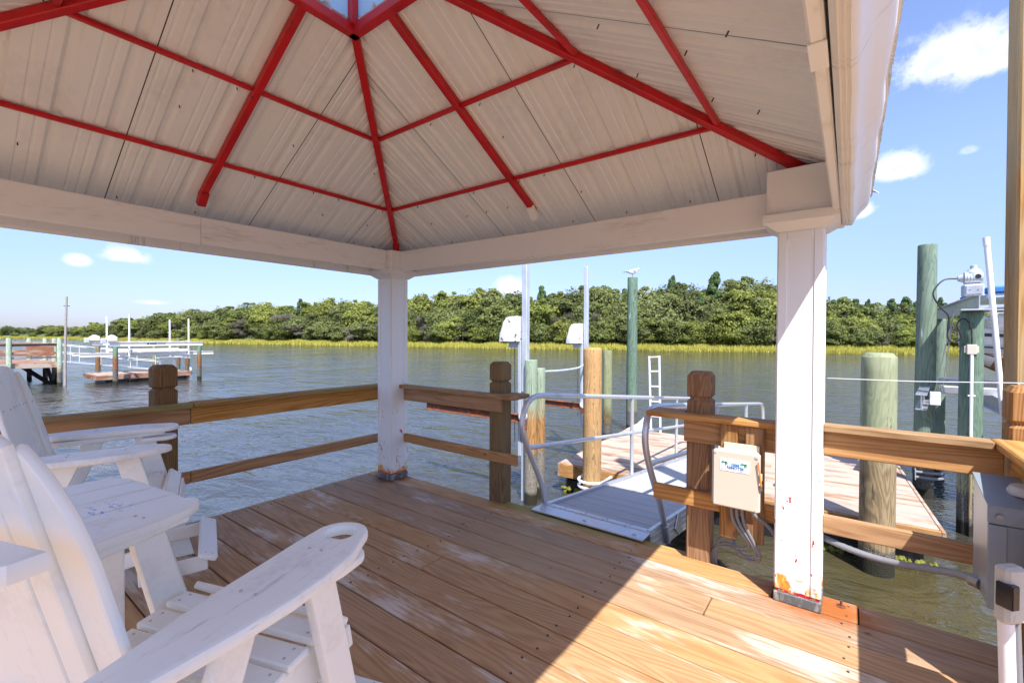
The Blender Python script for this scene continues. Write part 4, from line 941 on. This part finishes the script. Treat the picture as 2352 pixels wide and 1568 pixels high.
# ------------------------------------------------------------------ small watercraft lift left of the gangway
def lift_post(loc, w_, zt, clab, plab, dirt, cw, ch, cz, dep):
    x, y = loc
    o = thing('lift_post', plab, 'lift post', (x, y, WATER))
    MB().box(x - w_ / 2, x + w_ / 2, y - w_ / 2, y + w_ / 2, -2., zt, .008).build('mast', 'galvanised', o)
    MB().obox((x - .03, y + w_ / 2 + .03, -.4), (x - .03, y + w_ / 2 + .04, cz + .02), .055, .055, up=(1, 0, 0), c=.006).build('lift_arm', 'galvanised', o)
    for z_ in (.62, .25): MB().tube([(x - w_ / 2 - .004, y + .02, z_), (x - w_ / 2 - .02, y + .02, z_)], .014, 8).build('bolt', 'screw_steel', o)
    c = thing('motor_cover', clab, 'motor cover', (x - .03, y + .25, cz))
    hw = cw / 2; yc = y + w_ / 2 + .02 + hw
    vs = []; fs = []; pr = [(0, 1., 1.), (.12, .97, .97), (ch * .45, .90, .90), (ch * .78, .80, .80), (ch * .94, .68, .66), (ch, .50, .50)]
    for z, a, b_ in pr:
        for j in range(24):
            th = 2 * math.pi * j / 24; cx_ = math.copysign(abs(math.cos(th)) ** .55, math.cos(th)); sy_ = math.copysign(abs(math.sin(th)) ** .55, math.sin(th))
            vs.append((x - .03 + dep / 2 * cx_ * b_, yc - hw + hw * a + sy_ * hw * a, cz + z))
    for i in range(len(pr) - 1):
        for j in range(24): fs.append((i * 24 + j, i * 24 + (j + 1) % 24, i * 24 + 24 + (j + 1) % 24, i * 24 + 24 + j))
    fs += [tuple(range(24))[::-1], tuple((len(pr) - 1) * 24 + j for j in range(24))]
    MB().add(vs, fs).build('shell', dirt, c, smooth=50)
    MB().box(x - .05, x - .01, yc - hw + .02, yc + .05, cz - .10, cz - .002, .003).build('drive_bracket', 'galvanised', c)
    MB().tube([(x - .03, yc - .06, cz - .1), (x - .03, yc - .07, -.2)], .006, 6).build('cable', 'dark_screw', c)
lift_post((5.82, 4.10), .095, 3.4, 'speckled white motor cover on the taller galvanised lift post', 'taller galvanised lift post next to the left railing end', 'motor_white', .37, .40, 1.42, .34)
lift_post((8.56, 4.46), .085, 2.98, 'cleaner white motor cover near the orange brown piling', 'shorter galvanised lift post behind the orange brown piling', 'motor_clean', .36, .42, 1.36, .34)
for (x, ya, yb, z, lab) in ((5.70, 6.25, 4.0, .215, 'long rusty steel beam of the lift between post and left column'), (8.33, 5.35, 4.35, .055, 'short rusty steel beam seen just below the gangway handrail')):
    o = thing('rusty_beam', lab, 'steel beam', (x, (ya + yb) / 2, z))
    MB().obox((x, ya, z), (x, yb, z), .012, .11, c=.003).build('web', 'rusty_steel', o)
    for dz in (-.06, .06): MB().obox((x, ya, z + dz), (x, yb, z + dz), .10, .014, c=.003).build('flange', 'rusty_steel', o)
    MB().box(x - .06, x + .05, yb - .05, yb + .10, z - .14, z + .06, .01).build('shoe', 'rusty_steel', o)
    MB().tube([(x - .07, yb + .02, z + .05), (x + .03, yb + .02, z + .05)], .075, 16).build('pulley', 'motor_clean', o)
tag(MB().tube(smooth_path([(6.06, 3.98, .93), (6.9, 4.05, .90), (7.8, 4.2, .90), (8.5, 4.44, .96)]), .022, 8).build('tie_pole', 'galvanised'), 'thin grey pole tying the stained piling to the lift post', 'pole')

# ------------------------------------------------------------------ boat lift and boat on the right
bl = thing('boat_lift', 'aluminium boat lift with motor on top of the green piling', 'boat lift', (10.1, -1.35, WATER))
LZ = 1.965
def ibeam(A, B, w_, h, parent, name, matn='aluminium'):
    A = Vector(A); B = Vector(B); mb = MB().obox(A, B, .012, h, c=.002)
    for s_ in (-1, 1): mb.obox(A + Vector((0, 0, s_ * h / 2)), B + Vector((0, 0, s_ * h / 2)), w_, .016, c=.003)
    return mb.build(name, matn, parent)
ibeam((8.25, -1.34, LZ), (12.0, -1.38, LZ), .11, .19, bl, 'top_beam'); ibeam((8.3, -4.9, LZ), (12.1, -4.9, LZ), .11, .19, bl, 'top_beam')
for z_ in (.66,): ibeam((8.1, -1.7, .58), (12.2, -1.7, .58), .13, .2, bl, 'cradle_beam'); ibeam((8.1, -4.6, .58), (12.2, -4.6, .58), .13, .2, bl, 'cradle_beam')
for x in (9.2, 11.0): MB().obox((x, -1.1, .74), (x, -5.2, .74), .16, .11, c=.01).build('bunk', 'aluminium', bl)
MB().box(8.24, 8.26, -.99, -.88, .60, .78, .006).build('pulley_plate', 'motor_clean', bl); ibeam((8.3, -.80, .62), (11.9, -1.25, .62), .12, .2, bl, 'cradle_arm')
for x in (8.29, 8.33): MB().tube([(x, -.93 - (x - 8.29) * 2, .75), (x + .05, -1.12, 1.86)], .006, 6).build('cable', 'screw_steel', bl)
mo = MB().box(8.25, 8.46, -1.385, -1.195, LZ + .09, LZ + .24, .012).build('gearbox', 'galvanised', bl)
MB().box(8.238, 8.249, -1.365, -1.215, LZ + .11, LZ + .22, .003).build('name_plate', 'aluminium', mo)
for y_ in (-1.325, -1.25): MB().tube([(8.237, y_, LZ + .165), (8.231, y_, LZ + .165)], .008, 8).build('plate_bolt', 'screw_steel', mo)
mt = MB().tube([(8.36, -1.375, LZ + .33), (8.36, -1.21, LZ + .33)], .082, 20); mt.tube([(8.36, -1.21, LZ + .33), (8.36, -1.15, LZ + .33)], [.06, .036], 16); mt.lathe([(.085, LZ + .35), (.082, LZ + .40), (.055, LZ + .44), (.035, LZ + .445), (.035, LZ + .49), (.025, LZ + .495)], (8.36, -1.30), 18)
for k in range(5): mt.tube([(8.36, -1.36 + k * .03, LZ + .33), (8.36, -1.352 + k * .03, LZ + .33)], .088, 20)
mt.build('motor', 'galvanised', bl); MB().tube([(8.285, -1.33, LZ + .34), (8.272, -1.33, LZ + .34)], .030, 16).build('motor_port', 'dark_glass', bl)
MB().box(8.20, 8.52, -1.44, -1.16, LZ - .105, LZ - .085, .004).build('base_plate', 'aluminium', bl)
wr = thing('motor_cable', 'black looped power cable hanging from the lift motor down the piling', 'cable', (8.25, -1.1, 1.6))
MB().tube(smooth_path([(8.36, -1.14, LZ + .33), (8.30, -1.00, LZ + .31), (8.25, -.90, LZ + .14), (8.26, -.97, 1.92), (8.28, -1.06, 1.78), (8.28, -1.05, 1.52), (8.28, -1.12, 1.45), (8.28, -1.18, 1.53), (8.28, -1.14, 1.68), (8.29, -1.20, 1.76), (8.29, -1.27, 1.66), (8.295, -1.285, 1.42)]), .010, 8).build('lead', 'black_rubber', wr)
jb = thing('junction_box', 'small pale junction box on the piling above a white conduit', 'junction box', (8.25, -1.29, 1.3))
MB().box(8.275, 8.312, -1.330, -1.235, 1.29, 1.42, .006).build('case', 'cream_box', jb)
for y_ in (-1.340, -1.225): MB().box(8.295, 8.311, y_ - .012, y_ + .012, 1.31, 1.40, .003).build('ear', 'cream_box', jb)
MB().tube([(8.295, -1.285, 1.29), (8.30, -1.29, -.1)], .017, 12).build('conduit', 'white_pvc', jb); MB().tube([(8.30, -1.29, -.1), (8.305, -1.29, -1.5)], .017, 10).build('conduit', 'pile_pale', jb)
for z_ in (.75, -.08): MB().box(8.288, 8.312, -1.325, -1.252, z_ - .01, z_ + .01, .003).build('strap', 'white_pvc', jb)
gp_ = thing('guide_post', 'leaning white pvc guide post in front of the boat on the right', 'guide post', (8.65, -1.6, .6))
MB().tube([(8.72, -1.66, .40), (8.62, -1.455, 2.83)], .032, 18).build('pipe', 'white_pvc', gp_); MB().tube([(8.623, -1.462, 2.74), (8.619, -1.452, 2.85)], .037, 18).build('cap', 'white_pvc', gp_)

bo = thing('motor_boat', 'white motor boat with blue canvas hanging in the right boat lift', 'boat', (10.1, -4.8, .7))
BX = 9.75; ys = [-1.36, -1.48, -1.75, -2.3, -3.1, -4.2, -5.4, -6.6, -7.6]; bws = [.03, .28, .60, .92, 1.12, 1.22, 1.24, 1.22, 1.18]
keel = [1.38, 1.18, 1.02, .90, .82, .78, .76, .76, .76]; sheer = [1.66, 1.65, 1.63, 1.60, 1.57, 1.54, 1.52, 1.50, 1.48]
vs = []; fs = []
for y_, b_, k, s_ in zip(ys, bws, keel, sheer):
    ch = k + (s_ - k) * .34
    vs += [(BX, y_, k), (BX - b_ * .78, y_, ch), (BX - b_, y_, s_ - .02), (BX - b_ * .97, y_, s_), (BX - b_ * .80, y_, s_ + .005), (BX + b_ * .80, y_, s_ + .005), (BX + b_ * .97, y_, s_), (BX + b_, y_, s_ - .02), (BX + b_ * .78, y_, ch)]
for i in range(len(ys) - 1):
    for j in range(9): fs.append((i * 9 + j, i * 9 + (j + 1) % 9, i * 9 + 9 + (j + 1) % 9, i * 9 + 9 + j))
fs += [tuple(range(9)), tuple(range(72, 81))[::-1]]
hull = MB().add(vs, fs).build('hull', 'hull_white', bo, smooth=50)
for off, hh, mm in ((.30, .010, 'stripe_dark'), (.10, .022, 'stripe_dark'), (.40, .005, 'stripe_dark')):
    sp = [(BX - b_ * (1 - off * .12) - .006, y_, s_ - off * .9) for y_, b_, s_ in zip(ys, bws, sheer)]
    v2 = []; 
    for p in sp: v2 += [(p[0], p[1], p[2] - hh), (p[0], p[1], p[2] + hh), (p[0] + .05, p[1], p[2] + hh), (p[0] + .05, p[1], p[2] - hh)]
    MB().add(v2, [(4 * i + j, 4 * i + (j + 1) % 4, 4 * i + 4 + (j + 1) % 4, 4 * i + 4 + j) for i in range(len(sp) - 1) for j in range(4)]).build('stripe', mm, hull)
MB().add([(BX - .0, ys[i], keel[i] - .012) if q == 0 else (BX + q * bws[i] * .78, ys[i], keel[i] + (sheer[i] - keel[i]) * .34 - .012) for i in range(len(ys)) for q in (-1, 0, 1)], [f for i in range(len(ys) - 1) for f in ((3 * i, 3 * i + 1, 3 * i + 4, 3 * i + 3), (3 * i + 1, 3 * i + 2, 3 * i + 5, 3 * i + 4))]).build('bottom_paint', 'bottom_rust', hull)
MB().obox((BX, -1.62, 1.72), (BX, -4.4, 1.74), 1.3, .22, c=.09).build('cabin', 'hull_white', bo)
for p, q in (((BX - .75, -3.3, 1.95), (BX - .62, -3.9, 2.28)), ((BX + .75, -3.3, 1.95), (BX + .62, -3.9, 2.28))): MB().obox(p, q, .03, .34, c=.004).build('windshield', 'dark_glass', bo)
MB().obox((BX - .7, -3.3, 2.1), (BX + .7, -3.3, 2.1), .03, .34, c=.004).build('windshield', 'dark_glass', bo)
cv = MB().obox((BX, -1.5, 2.16), (BX, -6.2, 2.30), 1.9, .09, c=.04); cv.build('canvas_top', 'canvas_blue', bo)
MB().obox((BX, -1.5, 2.08), (BX, -6.1, 2.20), 1.84, .07, c=.02).build('canvas_side', 'clear_vinyl', bo)
for s_ in (-1, 1):
    MB().tube(smooth_path([(BX + s_ * .10, -1.42, 1.66), (BX + s_ * .22, -1.52, 1.9), (BX + s_ * .55, -1.8, 1.93), (BX + s_ * .95, -2.6, 1.92), (BX + s_ * 1.05, -3.3, 1.76)]), .014, 8).build('bow_rail', 'rail_aluminium', bo)
    for y_ in (-2.4, -4., -5.8): MB().tube([(BX + s_ * .9, y_, 1.75), (BX + s_ * .86, y_ - .1, 2.33)], .016, 8).build('canvas_pole', 'rail_aluminium', bo)
for y_ in (-1.62, -1.80): MB().tube([(BX - .64, y_, 1.73), (BX - .68, y_, 1.73)], .045, 14).build('fender_cup', 'motor_clean', bo)

# ------------------------------------------------------------------ far pier and far lift
pr_ = thing('far_pier', 'reddish weathered pier head with railing across the water at left', 'pier', (2, 34, 0))
for y_ in np.arange(32.35, 37.0, .30): MB().box(-6, 4.5, y_, y_ + .285, .02, .06, .004).build('deck_board', 'pier_wood', pr_)
for y_ in (32.3, 37.05): MB().box(-6, 4.55, y_ - .03, y_ + .03, -.18, .065, .006).build('fascia_board', 'float_wood', pr_)
MB().box(4.52, 4.58, 32.34, 37., -.18, .0, .006).build('fascia_board', 'float_wood', pr_)
for y_ in (32.25, 37.0):
    for z0, z1 in ((.90, 1.03), (.52, .61), (.30, .38)): MB().box(-6, 4.42, y_ - .03, y_ + .03, z0, z1, .005).build('rail', 'pier_wood', pr_)
    MB().box(-6, 4.42, y_ - .09, y_ + .09, 1.031, 1.07, .005).build('cap_rail', 'float_wood', pr_)
MB().box(3.3, 4.25, 32.19, 32.215, .42, .90, .004).build('sign_panel', 'pier_wood', pr_)
for x_, y_ in ((2.72, 32.2), (4.45, 32.2)): MB().lathe([(.105, -2), (.10, 1.28), (.085, 1.32)], (x_, y_), 16, .01).build('pile', 'pile_far_pale', pr_)
for x_, y_ in ((3.9, 37.1), (4.35, 35.6), (4.5, 34.0), (2.4, 37.1)): MB().lathe([(.105, -2), (.10, 1.25), (.085, 1.29)], (x_, y_), 14, .01).build('pile', 'pile_far_pale', pr_)
for A, B_ in (((3.5, 37.0, -.2), (4.4, 34, -1.2)), ((4.45, 32.3, -.2), (4.5, 34, -1.15)), ((4.4, 35.6, -.2), (4.45, 34., -1.2)), ((2.7, 32.3, -.2), (2.7, 36, -1.1))): MB().obox(A, B_, .12, .2, c=.01).build('brace', 'dark_wood', pr_)
tag(MB().tube([(4.62, 32.1, -1.5), (4.66, 32.15, 1.4), (4.72, 32.2, 3.45)], [.06, .052, .042], 12).build('utility_pole', 'grey_wood'), 'thin grey pole standing at the end of the far pier', 'pole')
tag(MB().box(4.60, 4.84, 32.17, 32.21, 2.95, 2.98, .004).build('cross_peg', 'dark_wood'), 'short dark peg across the thin pole of the far pier', 'peg')
fd = thing('far_float', 'low brown floating dock among the pilings of the far lift', 'floating dock', (8, 32.6, -.7))
for k, y_ in enumerate(np.arange(31.5, 34.2, .27)): MB().box(5.75, 9.9, y_, y_ + .26, -.70, -.66, .004).build('deck_board', 'float_wood', fd)
for y_ in (31.45, 34.25): MB().box(5.7, 9.95, y_ - .03, y_ + .03, -.90, -.665, .006).build('fascia_board', 'pier_wood', fd)
for x_ in (5.69, 9.96): MB().box(x_ - .03, x_ + .03, 31.49, 34.2, -.90, -.665, .006).build('fascia_board', 'pier_wood', fd)
for x_ in (6.6, 8.0, 9.3): MB().box(x_ - .5, x_ + .5, 31.7, 34., -1.2, -.9, .03).build('float_tub', 'black_tub', fd)
bn = thing('dock_bench', 'small bench table with pale legs on the far floating dock', 'bench', (9.0, 32.2, -.66))
MB().box(8.5, 9.5, 32., 32.5, .12, .18, .01).build('top', 'galvanised', bn)
for x_ in (8.65, 9.3): MB().box(x_ - .04, x_ + .04, 32.15, 32.25, -.66, .12, .01).build('leg', 'white_pvc', bn)
for k, (x_, y_, r_, zt, mm, lab) in enumerate(((6.33, 30.77, .11, .86, 'pile_far_rust', 'green and rust piling under the front motor of the far lift'), (6.33, 34.5, .115, .86, 'pile_far_brown', 'brown piling under the rear motor of the far lift'), (10.13, 30.77, .11, .86, 'pile_far_rust', 'rust stained piling at the right front end of the far lift'),
        (10.75, 34.7, .12, .86, 'pile_far_brown', 'red brown piling at the right rear of the far lift'), (11.0, 37.2, .105, 1.28, 'pile_far_brown', 'dark piling with pale cap standing behind the far lift'), (9.6, 37.0, .10, .95, 'pile_olive', 'pale olive piling seen through the middle of the far lift'))):
    pile(x_, y_, r_, zt, lab, mm, chamfer=.012, n=16)
tl = thing('far_boat_lift', 'empty white aluminium boat lift standing on pilings across the water', 'boat lift', (8.3, 32.6, .5))
fb = ibeam((6.1, 30.77, 1.0), (10.3, 30.77, 1.0), .14, .20, tl, 'top_beam', 'hull_white'); ibeam((6.1, 34.5, 1.0), (10.9, 34.6, 1.0), .14, .19, tl, 'top_beam', 'hull_white')
MB().box(7.66, 7.75, 30.755, 30.7625, .96, 1.05, .002).build('maker_mark', 'stripe_dark', fb); MB().box(7.79, 8.1, 30.755, 30.7625, .965, 1.045, .002).build('maker_mark', 'canvas_blue', fb); MB().box(8.14, 8.5, 30.755, 30.7625, .97, 1.04, .002).build('maker_mark', 'print_grey', fb)
ibeam((5.1, 31.7, .42), (11.2, 31.7, .42), .12, .15, tl, 'cradle_beam', 'hull_white'); ibeam((5.1, 33.5, .42), (11.2, 33.5, .42), .12, .14, tl, 'cradle_beam', 'hull_white')
MB().box(6.6, 9.9, 31.5, 31.75, .56, .68, .01).build('bunk', 'hull_white', tl); MB().box(6.6, 9.9, 33.4, 33.65, .56, .68, .01).build('bunk', 'hull_white', tl)
for x_ in (6.9, 9.7): ibeam((x_, 30.9, .25), (x_, 34.4, .25), .14, .2, tl, 'cross_beam', 'galvanised')
for x_, y_ in ((6.2, 30.77), (6.2, 34.5)):
    MB().box(x_ - .22, x_ + .2, y_ - .2, y_ + .2, 1.14, 1.40, .04).build('motor', 'hull_white', tl); MB().box(x_ - .45, x_ - .23, y_ - .14, y_ + .14, 1.02, 1.30, .03).build('gearbox', 'galvanised', tl)
    MB().lathe([(.16, 1.40), (.12, 1.46), (.05, 1.47)], (x_, y_), 14).build('motor_cap', 'hull_white', tl)
for x_, y_ in ((7.0, 31.), (9.6, 31.), (7.0, 34.3), (9.6, 34.3)):
    for d in (-.1, .1): MB().tube([(x_ + d, y_, .9), (x_ + d * .3, y_, .45)], .012, 5).build('cable', 'screw_steel', tl)
for (x_, y_, zb, zt) in ((6.55, 33.6, .3, 2.52), (7.05, 31.4, .3, 2.60), (9.55, 33.8, .3, 2.45), (9.8, 31.4, .3, 2.46)):
    MB().tube([(x_, y_, zb), (x_, y_, zt)], .043, 12).build('guide_post', 'white_pvc', tl)
fg = thing('far_gangway', 'thin white gangway with handrails sloping from the far pier to its float', 'gangway', (6, 35, 0))
MB().obox((4.4, 36.4, .05), (9.0, 33.3, -.6), .8, .06, c=.01).build('walkway', 'aluminium', fg)
for o_ in (-.42, .42):
    for dz in (.95, .5): MB().tube([(4.4 + o_ * .6, 36.4 + o_, .05 + dz), (9.0 + o_ * .6, 33.3 + o_, -.6 + dz)], .013, 6).build('handrail', 'hull_white', fg)
    for f in (.25, .5, .75, .97): MB().tube([(4.4 + 4.6 * f + o_ * .6, 36.4 - 3.1 * f + o_, .05 - .65 * f), (4.4 + 4.6 * f + o_ * .6, 36.4 - 3.1 * f + o_, 1.0 - .65 * f)], .012, 6).build('stanchion', 'hull_white', fg)
fbuoy = tag(MB().lathe([(.06, -1.15), (.14, -1.05), (.16, -.92), (.12, -.80), (.04, -.76)], (11.6, 37.0), 16).build('mooring_buoy', 'hull_white'), 'white buoy floating beside the dark piling behind the far lift', 'buoy')

# ------------------------------------------------------------------ chairs
def make_chair(label, loc, rz, cup):
    ch = thing('adirondack_chair', label, 'chair', loc, rz, 'tall white adirondack chairs on the deck', local=True)
    def scr(mb_parent, pts, nrm):
        s = MB()
        for p in pts:
            p = Vector(p); s.tube([p - Vector(nrm) * .001, p + Vector(nrm) * .0015], .0045, 8)
        s.build('screw', 'screw_light', mb_parent, kind='stuff')
    # seat slats, rolling over at the front
    ss = [(-.50, .515, 9), (-.41, .530, 8), (-.32, .546, 7), (-.23, .562, 6), (-.145, .577, 4), (-.055, .590, -4), (.035, .585, -40), (.075, .505, -78)]
    for k, (x, z, a) in enumerate(ss):
        d = Vector((math.cos(R(a)), 0, math.sin(R(a)))) * .037
        o = MB().obox((x, -.305, z), (x, .305, z), .078, .024, up=Vector((-d.z, 0, d.x)), c=.005).build('seat_slat', 'chair_plastic', ch)
        n = Vector((-d.z, 0, d.x)).normalized()
        scr(o, [(x + n.x * .012 + e * d.x * .5, y_, z + n.z * .012 + e * d.z * .5) for y_ in (-.268, .268) for e in (-1, 1)], n)
    for s_ in (-1, 1):
        y_ = s_ * .268
        MB().obox((.0, y_, .505), (-.60, y_, .425), .028, .13, c=.006).build('side_stringer', 'chair_plastic', ch)
        MB().obox((-.155, s_ * .335, .872), (.115, s_ * .335, .0), .030, .10, up=(1, 0, 0), c=.006).build('front_leg', 'chair_plastic', ch) if False else None
        # legs: wide boards standing in the side plane
        def leg(a, b_, wd, name):
            T = frame(Vector((0, s_ * .345, 0)), (1, 0, 0), (0, 0, 1))
            (ax, az), (bx, bz) = a, b_; t = Vector((bx - ax, bz - az)).normalized(); pz = Vector((-t.y, t.x)) * wd / 2
            hx = wd / 2 / max(.2, abs(t.y))
            plate(name, [(ax - hx, az), (ax + hx, az), (bx + hx, bz), (bx - hx, bz)], .034, T, 'chair_plastic', ch, bev=.007)
        leg((-.135, .868), (.085, .0), .098, 'front_leg'); leg((-.365, .850), (-.70, .0), .092, 'rear_leg')
        MB().obox((-.02, s_ * .325, .863), (-.56, s_ * .325, .838), .075, .03, c=.006).build('arm_support', 'chair_plastic', ch)
        # arm board with a cup hole at the tip
        out = [(-.715, .262), (-.60, .252), (-.48, .236), (-.36, .224), (-.24, .220), (-.12, .213)] + (arc(-.03, .296, .084, -80, 80, 12) if s_ == cup else [(-.03, .225), (.02, .250), (.05, .285), (.055, .315), (.035, .345), (-.005, .375)]) + [(-.05, .392), (-.12, .418), (-.22, .428), (-.34, .425), (-.46, .408), (-.58, .382), (-.68, .362)] + arc(-.700, .312, .05, 100, 180, 5)
        out = [(x, s_ * (y2 + .05)) for x, y2 in out]
        T = frame(Vector((0, 0, .884)), (1, 0, .012), (0, 1, 0))
        am = plate('arm', out if s_ > 0 else out[::-1], .034, T, 'chair_plastic_streaked', ch, holes=([(x, s_ * y2) for x, y2 in arc(-.025, .346, .046, 0, 345, 23)],) if s_ == cup else (), bev=.010)
        scr(am, [(-.14, s_ * .335, .900), (-.14, s_ * .375, .900), (-.36, s_ * .335, .8975), (-.36, s_ * .38, .8975)], (0, 0, 1))
        cp = [(-.14, s_ * .232), (-.10, s_ * .225)] + [(x, s_ * y2) for x, y2 in arc(-.035, .300, .078, -75, 75, 10)] + [(-.10, s_ * .375), (-.14, s_ * .368)]
        cp = [(x, y2 + s_ * .045) for x, y2 in cp]
        if s_ == cup: plate('cup_rest', cp if s_ > 0 else cp[::-1], .026, Matrix.Translation((0, 0, .822)), 'chair_plastic', ch, bev=.009)
        MB().obox((-.10, s_ * .285, .17), (.215, s_ * .285, .185), .028, .085, c=.006).build('footrest_rail', 'chair_plastic', ch)
        MB().obox((-.10, s_ * .30, .30), (-.62, s_ * .30, .20), .028, .08, c=.006).build('lower_brace', 'chair_plastic', ch)
    T = frame(Vector((.215, 0, .222)), (0, 1, 0), (-.90, 0, .42))
    q = []
    for cx_, cy_, a0 in ((.33, .05, 0), (-.33, .05, 90), (-.33, -.05, 180), (.33, -.05, 270)): q += [(cx_ * .94 + .02 * math.cos(R(a0 + k * 18)), cy_ * .6 + .02 * math.sin(R(a0 + k * 18))) for k in range(6)]
    fr = plate('footrest_slat', q, .026, T, 'chair_plastic', ch, bev=.008)
    scr(fr, [tuple(T @ Vector((u, v, .0135))) for u in (-.285, .285) for v in (-.018, .018)], T.to_3x3() @ Vector((0, 0, 1)))
    # back slats following a rounded outline; local u across, v up the leaning back
    b0 = Vector((-.47, 0, .50)); up = Vector((-.20, 0, .80)).normalized()
    NS = 5; WS = .57; rad = .285; top = .86
    for k in range(NS):
        w_ = [.135, .092, .092, .092, .135][k]; ua = [-.285, -.145, -.047, .051, .149][k]; ub = ua + w_
        def vt(u): return top - rad + math.sqrt(max(0., rad * rad - min(abs(u), rad * .9995) ** 2)) * 1.0
        pts = [(ua * .93, .0), (ub * .93, .0)] + [(ub, .45)] + [(ub + (ua - ub) * j / 8, vt(ub + (ua - ub) * j / 8)) for j in range(9)] + [(ua, .45)]
        depth = .055 * ((ua + ub) / 2 / .28) ** 2
        T = frame(b0 + Vector((depth, 0, 0)), (-.28 * ((ua + ub) / 2 / .28) * 1.0 * .5, 1, 0), up)
        bs = plate('back_slat', pts, .022, T, 'chair_plastic', ch, bev=.008)
        um = (ua + ub) / 2; uw = (ub - ua) * .25; nz_ = T.to_3x3() @ Vector((0, 0, 1)); nz_ = nz_ if nz_.x > 0 else -nz_
        scr(bs, [tuple(T @ Vector((um + e * uw, v_, 0)) + nz_ * .0112) for e in (-1, 1) for v_ in (.09, .64)], tuple(nz_))
    for v_, hw in ((.09, .27), (.67, .27)):
        c = b0 + up * v_; n = Vector((-up.z, 0, up.x))
        if v_ == .67:
            T = frame(Vector((c.x - .055, 0, c.z - .035)), (0, 1, 0), (1, 0, 0))
            plate('back_rail', [(-.285, -.05), (-.265, -.07), (.265, -.07), (.285, -.05), (.285, .005), (-.285, .005)], .04, T, 'chair_plastic', ch, bev=.012)
        else: MB().obox(c + n * .028 - Vector((0, hw, 0)), c + n * .028 + Vector((0, hw, 0)), .028, .075, up=up, c=.008).build('back_rail', 'chair_plastic', ch)
    return ch
make_chair('white adirondack chair nearest the camera, wide arm with cup hole at the front', (.690, 1.575, 0), R(19), -1)
make_chair('white adirondack chair farther back beside the wooden railing', (.908, 3.312, 0), R(-19), 1)
# slatted table between the chairs, built in the near chair's frame
tb = thing('side_table', 'white slatted side table with grey streaks between the two chairs', 'table', (.749, 1.595, 0), R(8), local=True)
def ol(y): 
    f = min(1, max(0, (min(y - .42, 1.07 - y)) / .12)); return -.04 - .05 * (1 - f) ** 2
for k in range(4):
    ya, yb = .42 + k * .163, .42 + k * .163 + .158
    n_ = 5; pts = [(-.62, ya), *[(ol(ya + (yb - ya) * j / n_), ya + (yb - ya) * j / n_) for j in range(n_ + 1)], (-.62, yb)]
    plate('table_slat', pts, .03, Matrix.Translation((0, 0, .848)), 'table_plastic', tb, bev=.008)
for y_ in (.50, .96):
    MB().obox((-.10, y_, .80), (-.56, y_, .80), .03, .06, c=.006).build('batten', 'chair_plastic', tb)
    for x_ in (-.12, -.52):
        T = frame(Vector((x_, y_, 0)), (1, 0, 0), (0, 0, 1))
        if y_ > .9: plate('leg', [(-.05, 0.), (.05, 0.), (.05, .78), (-.05, .78)], .034, T, 'chair_plastic', tb, bev=.01)
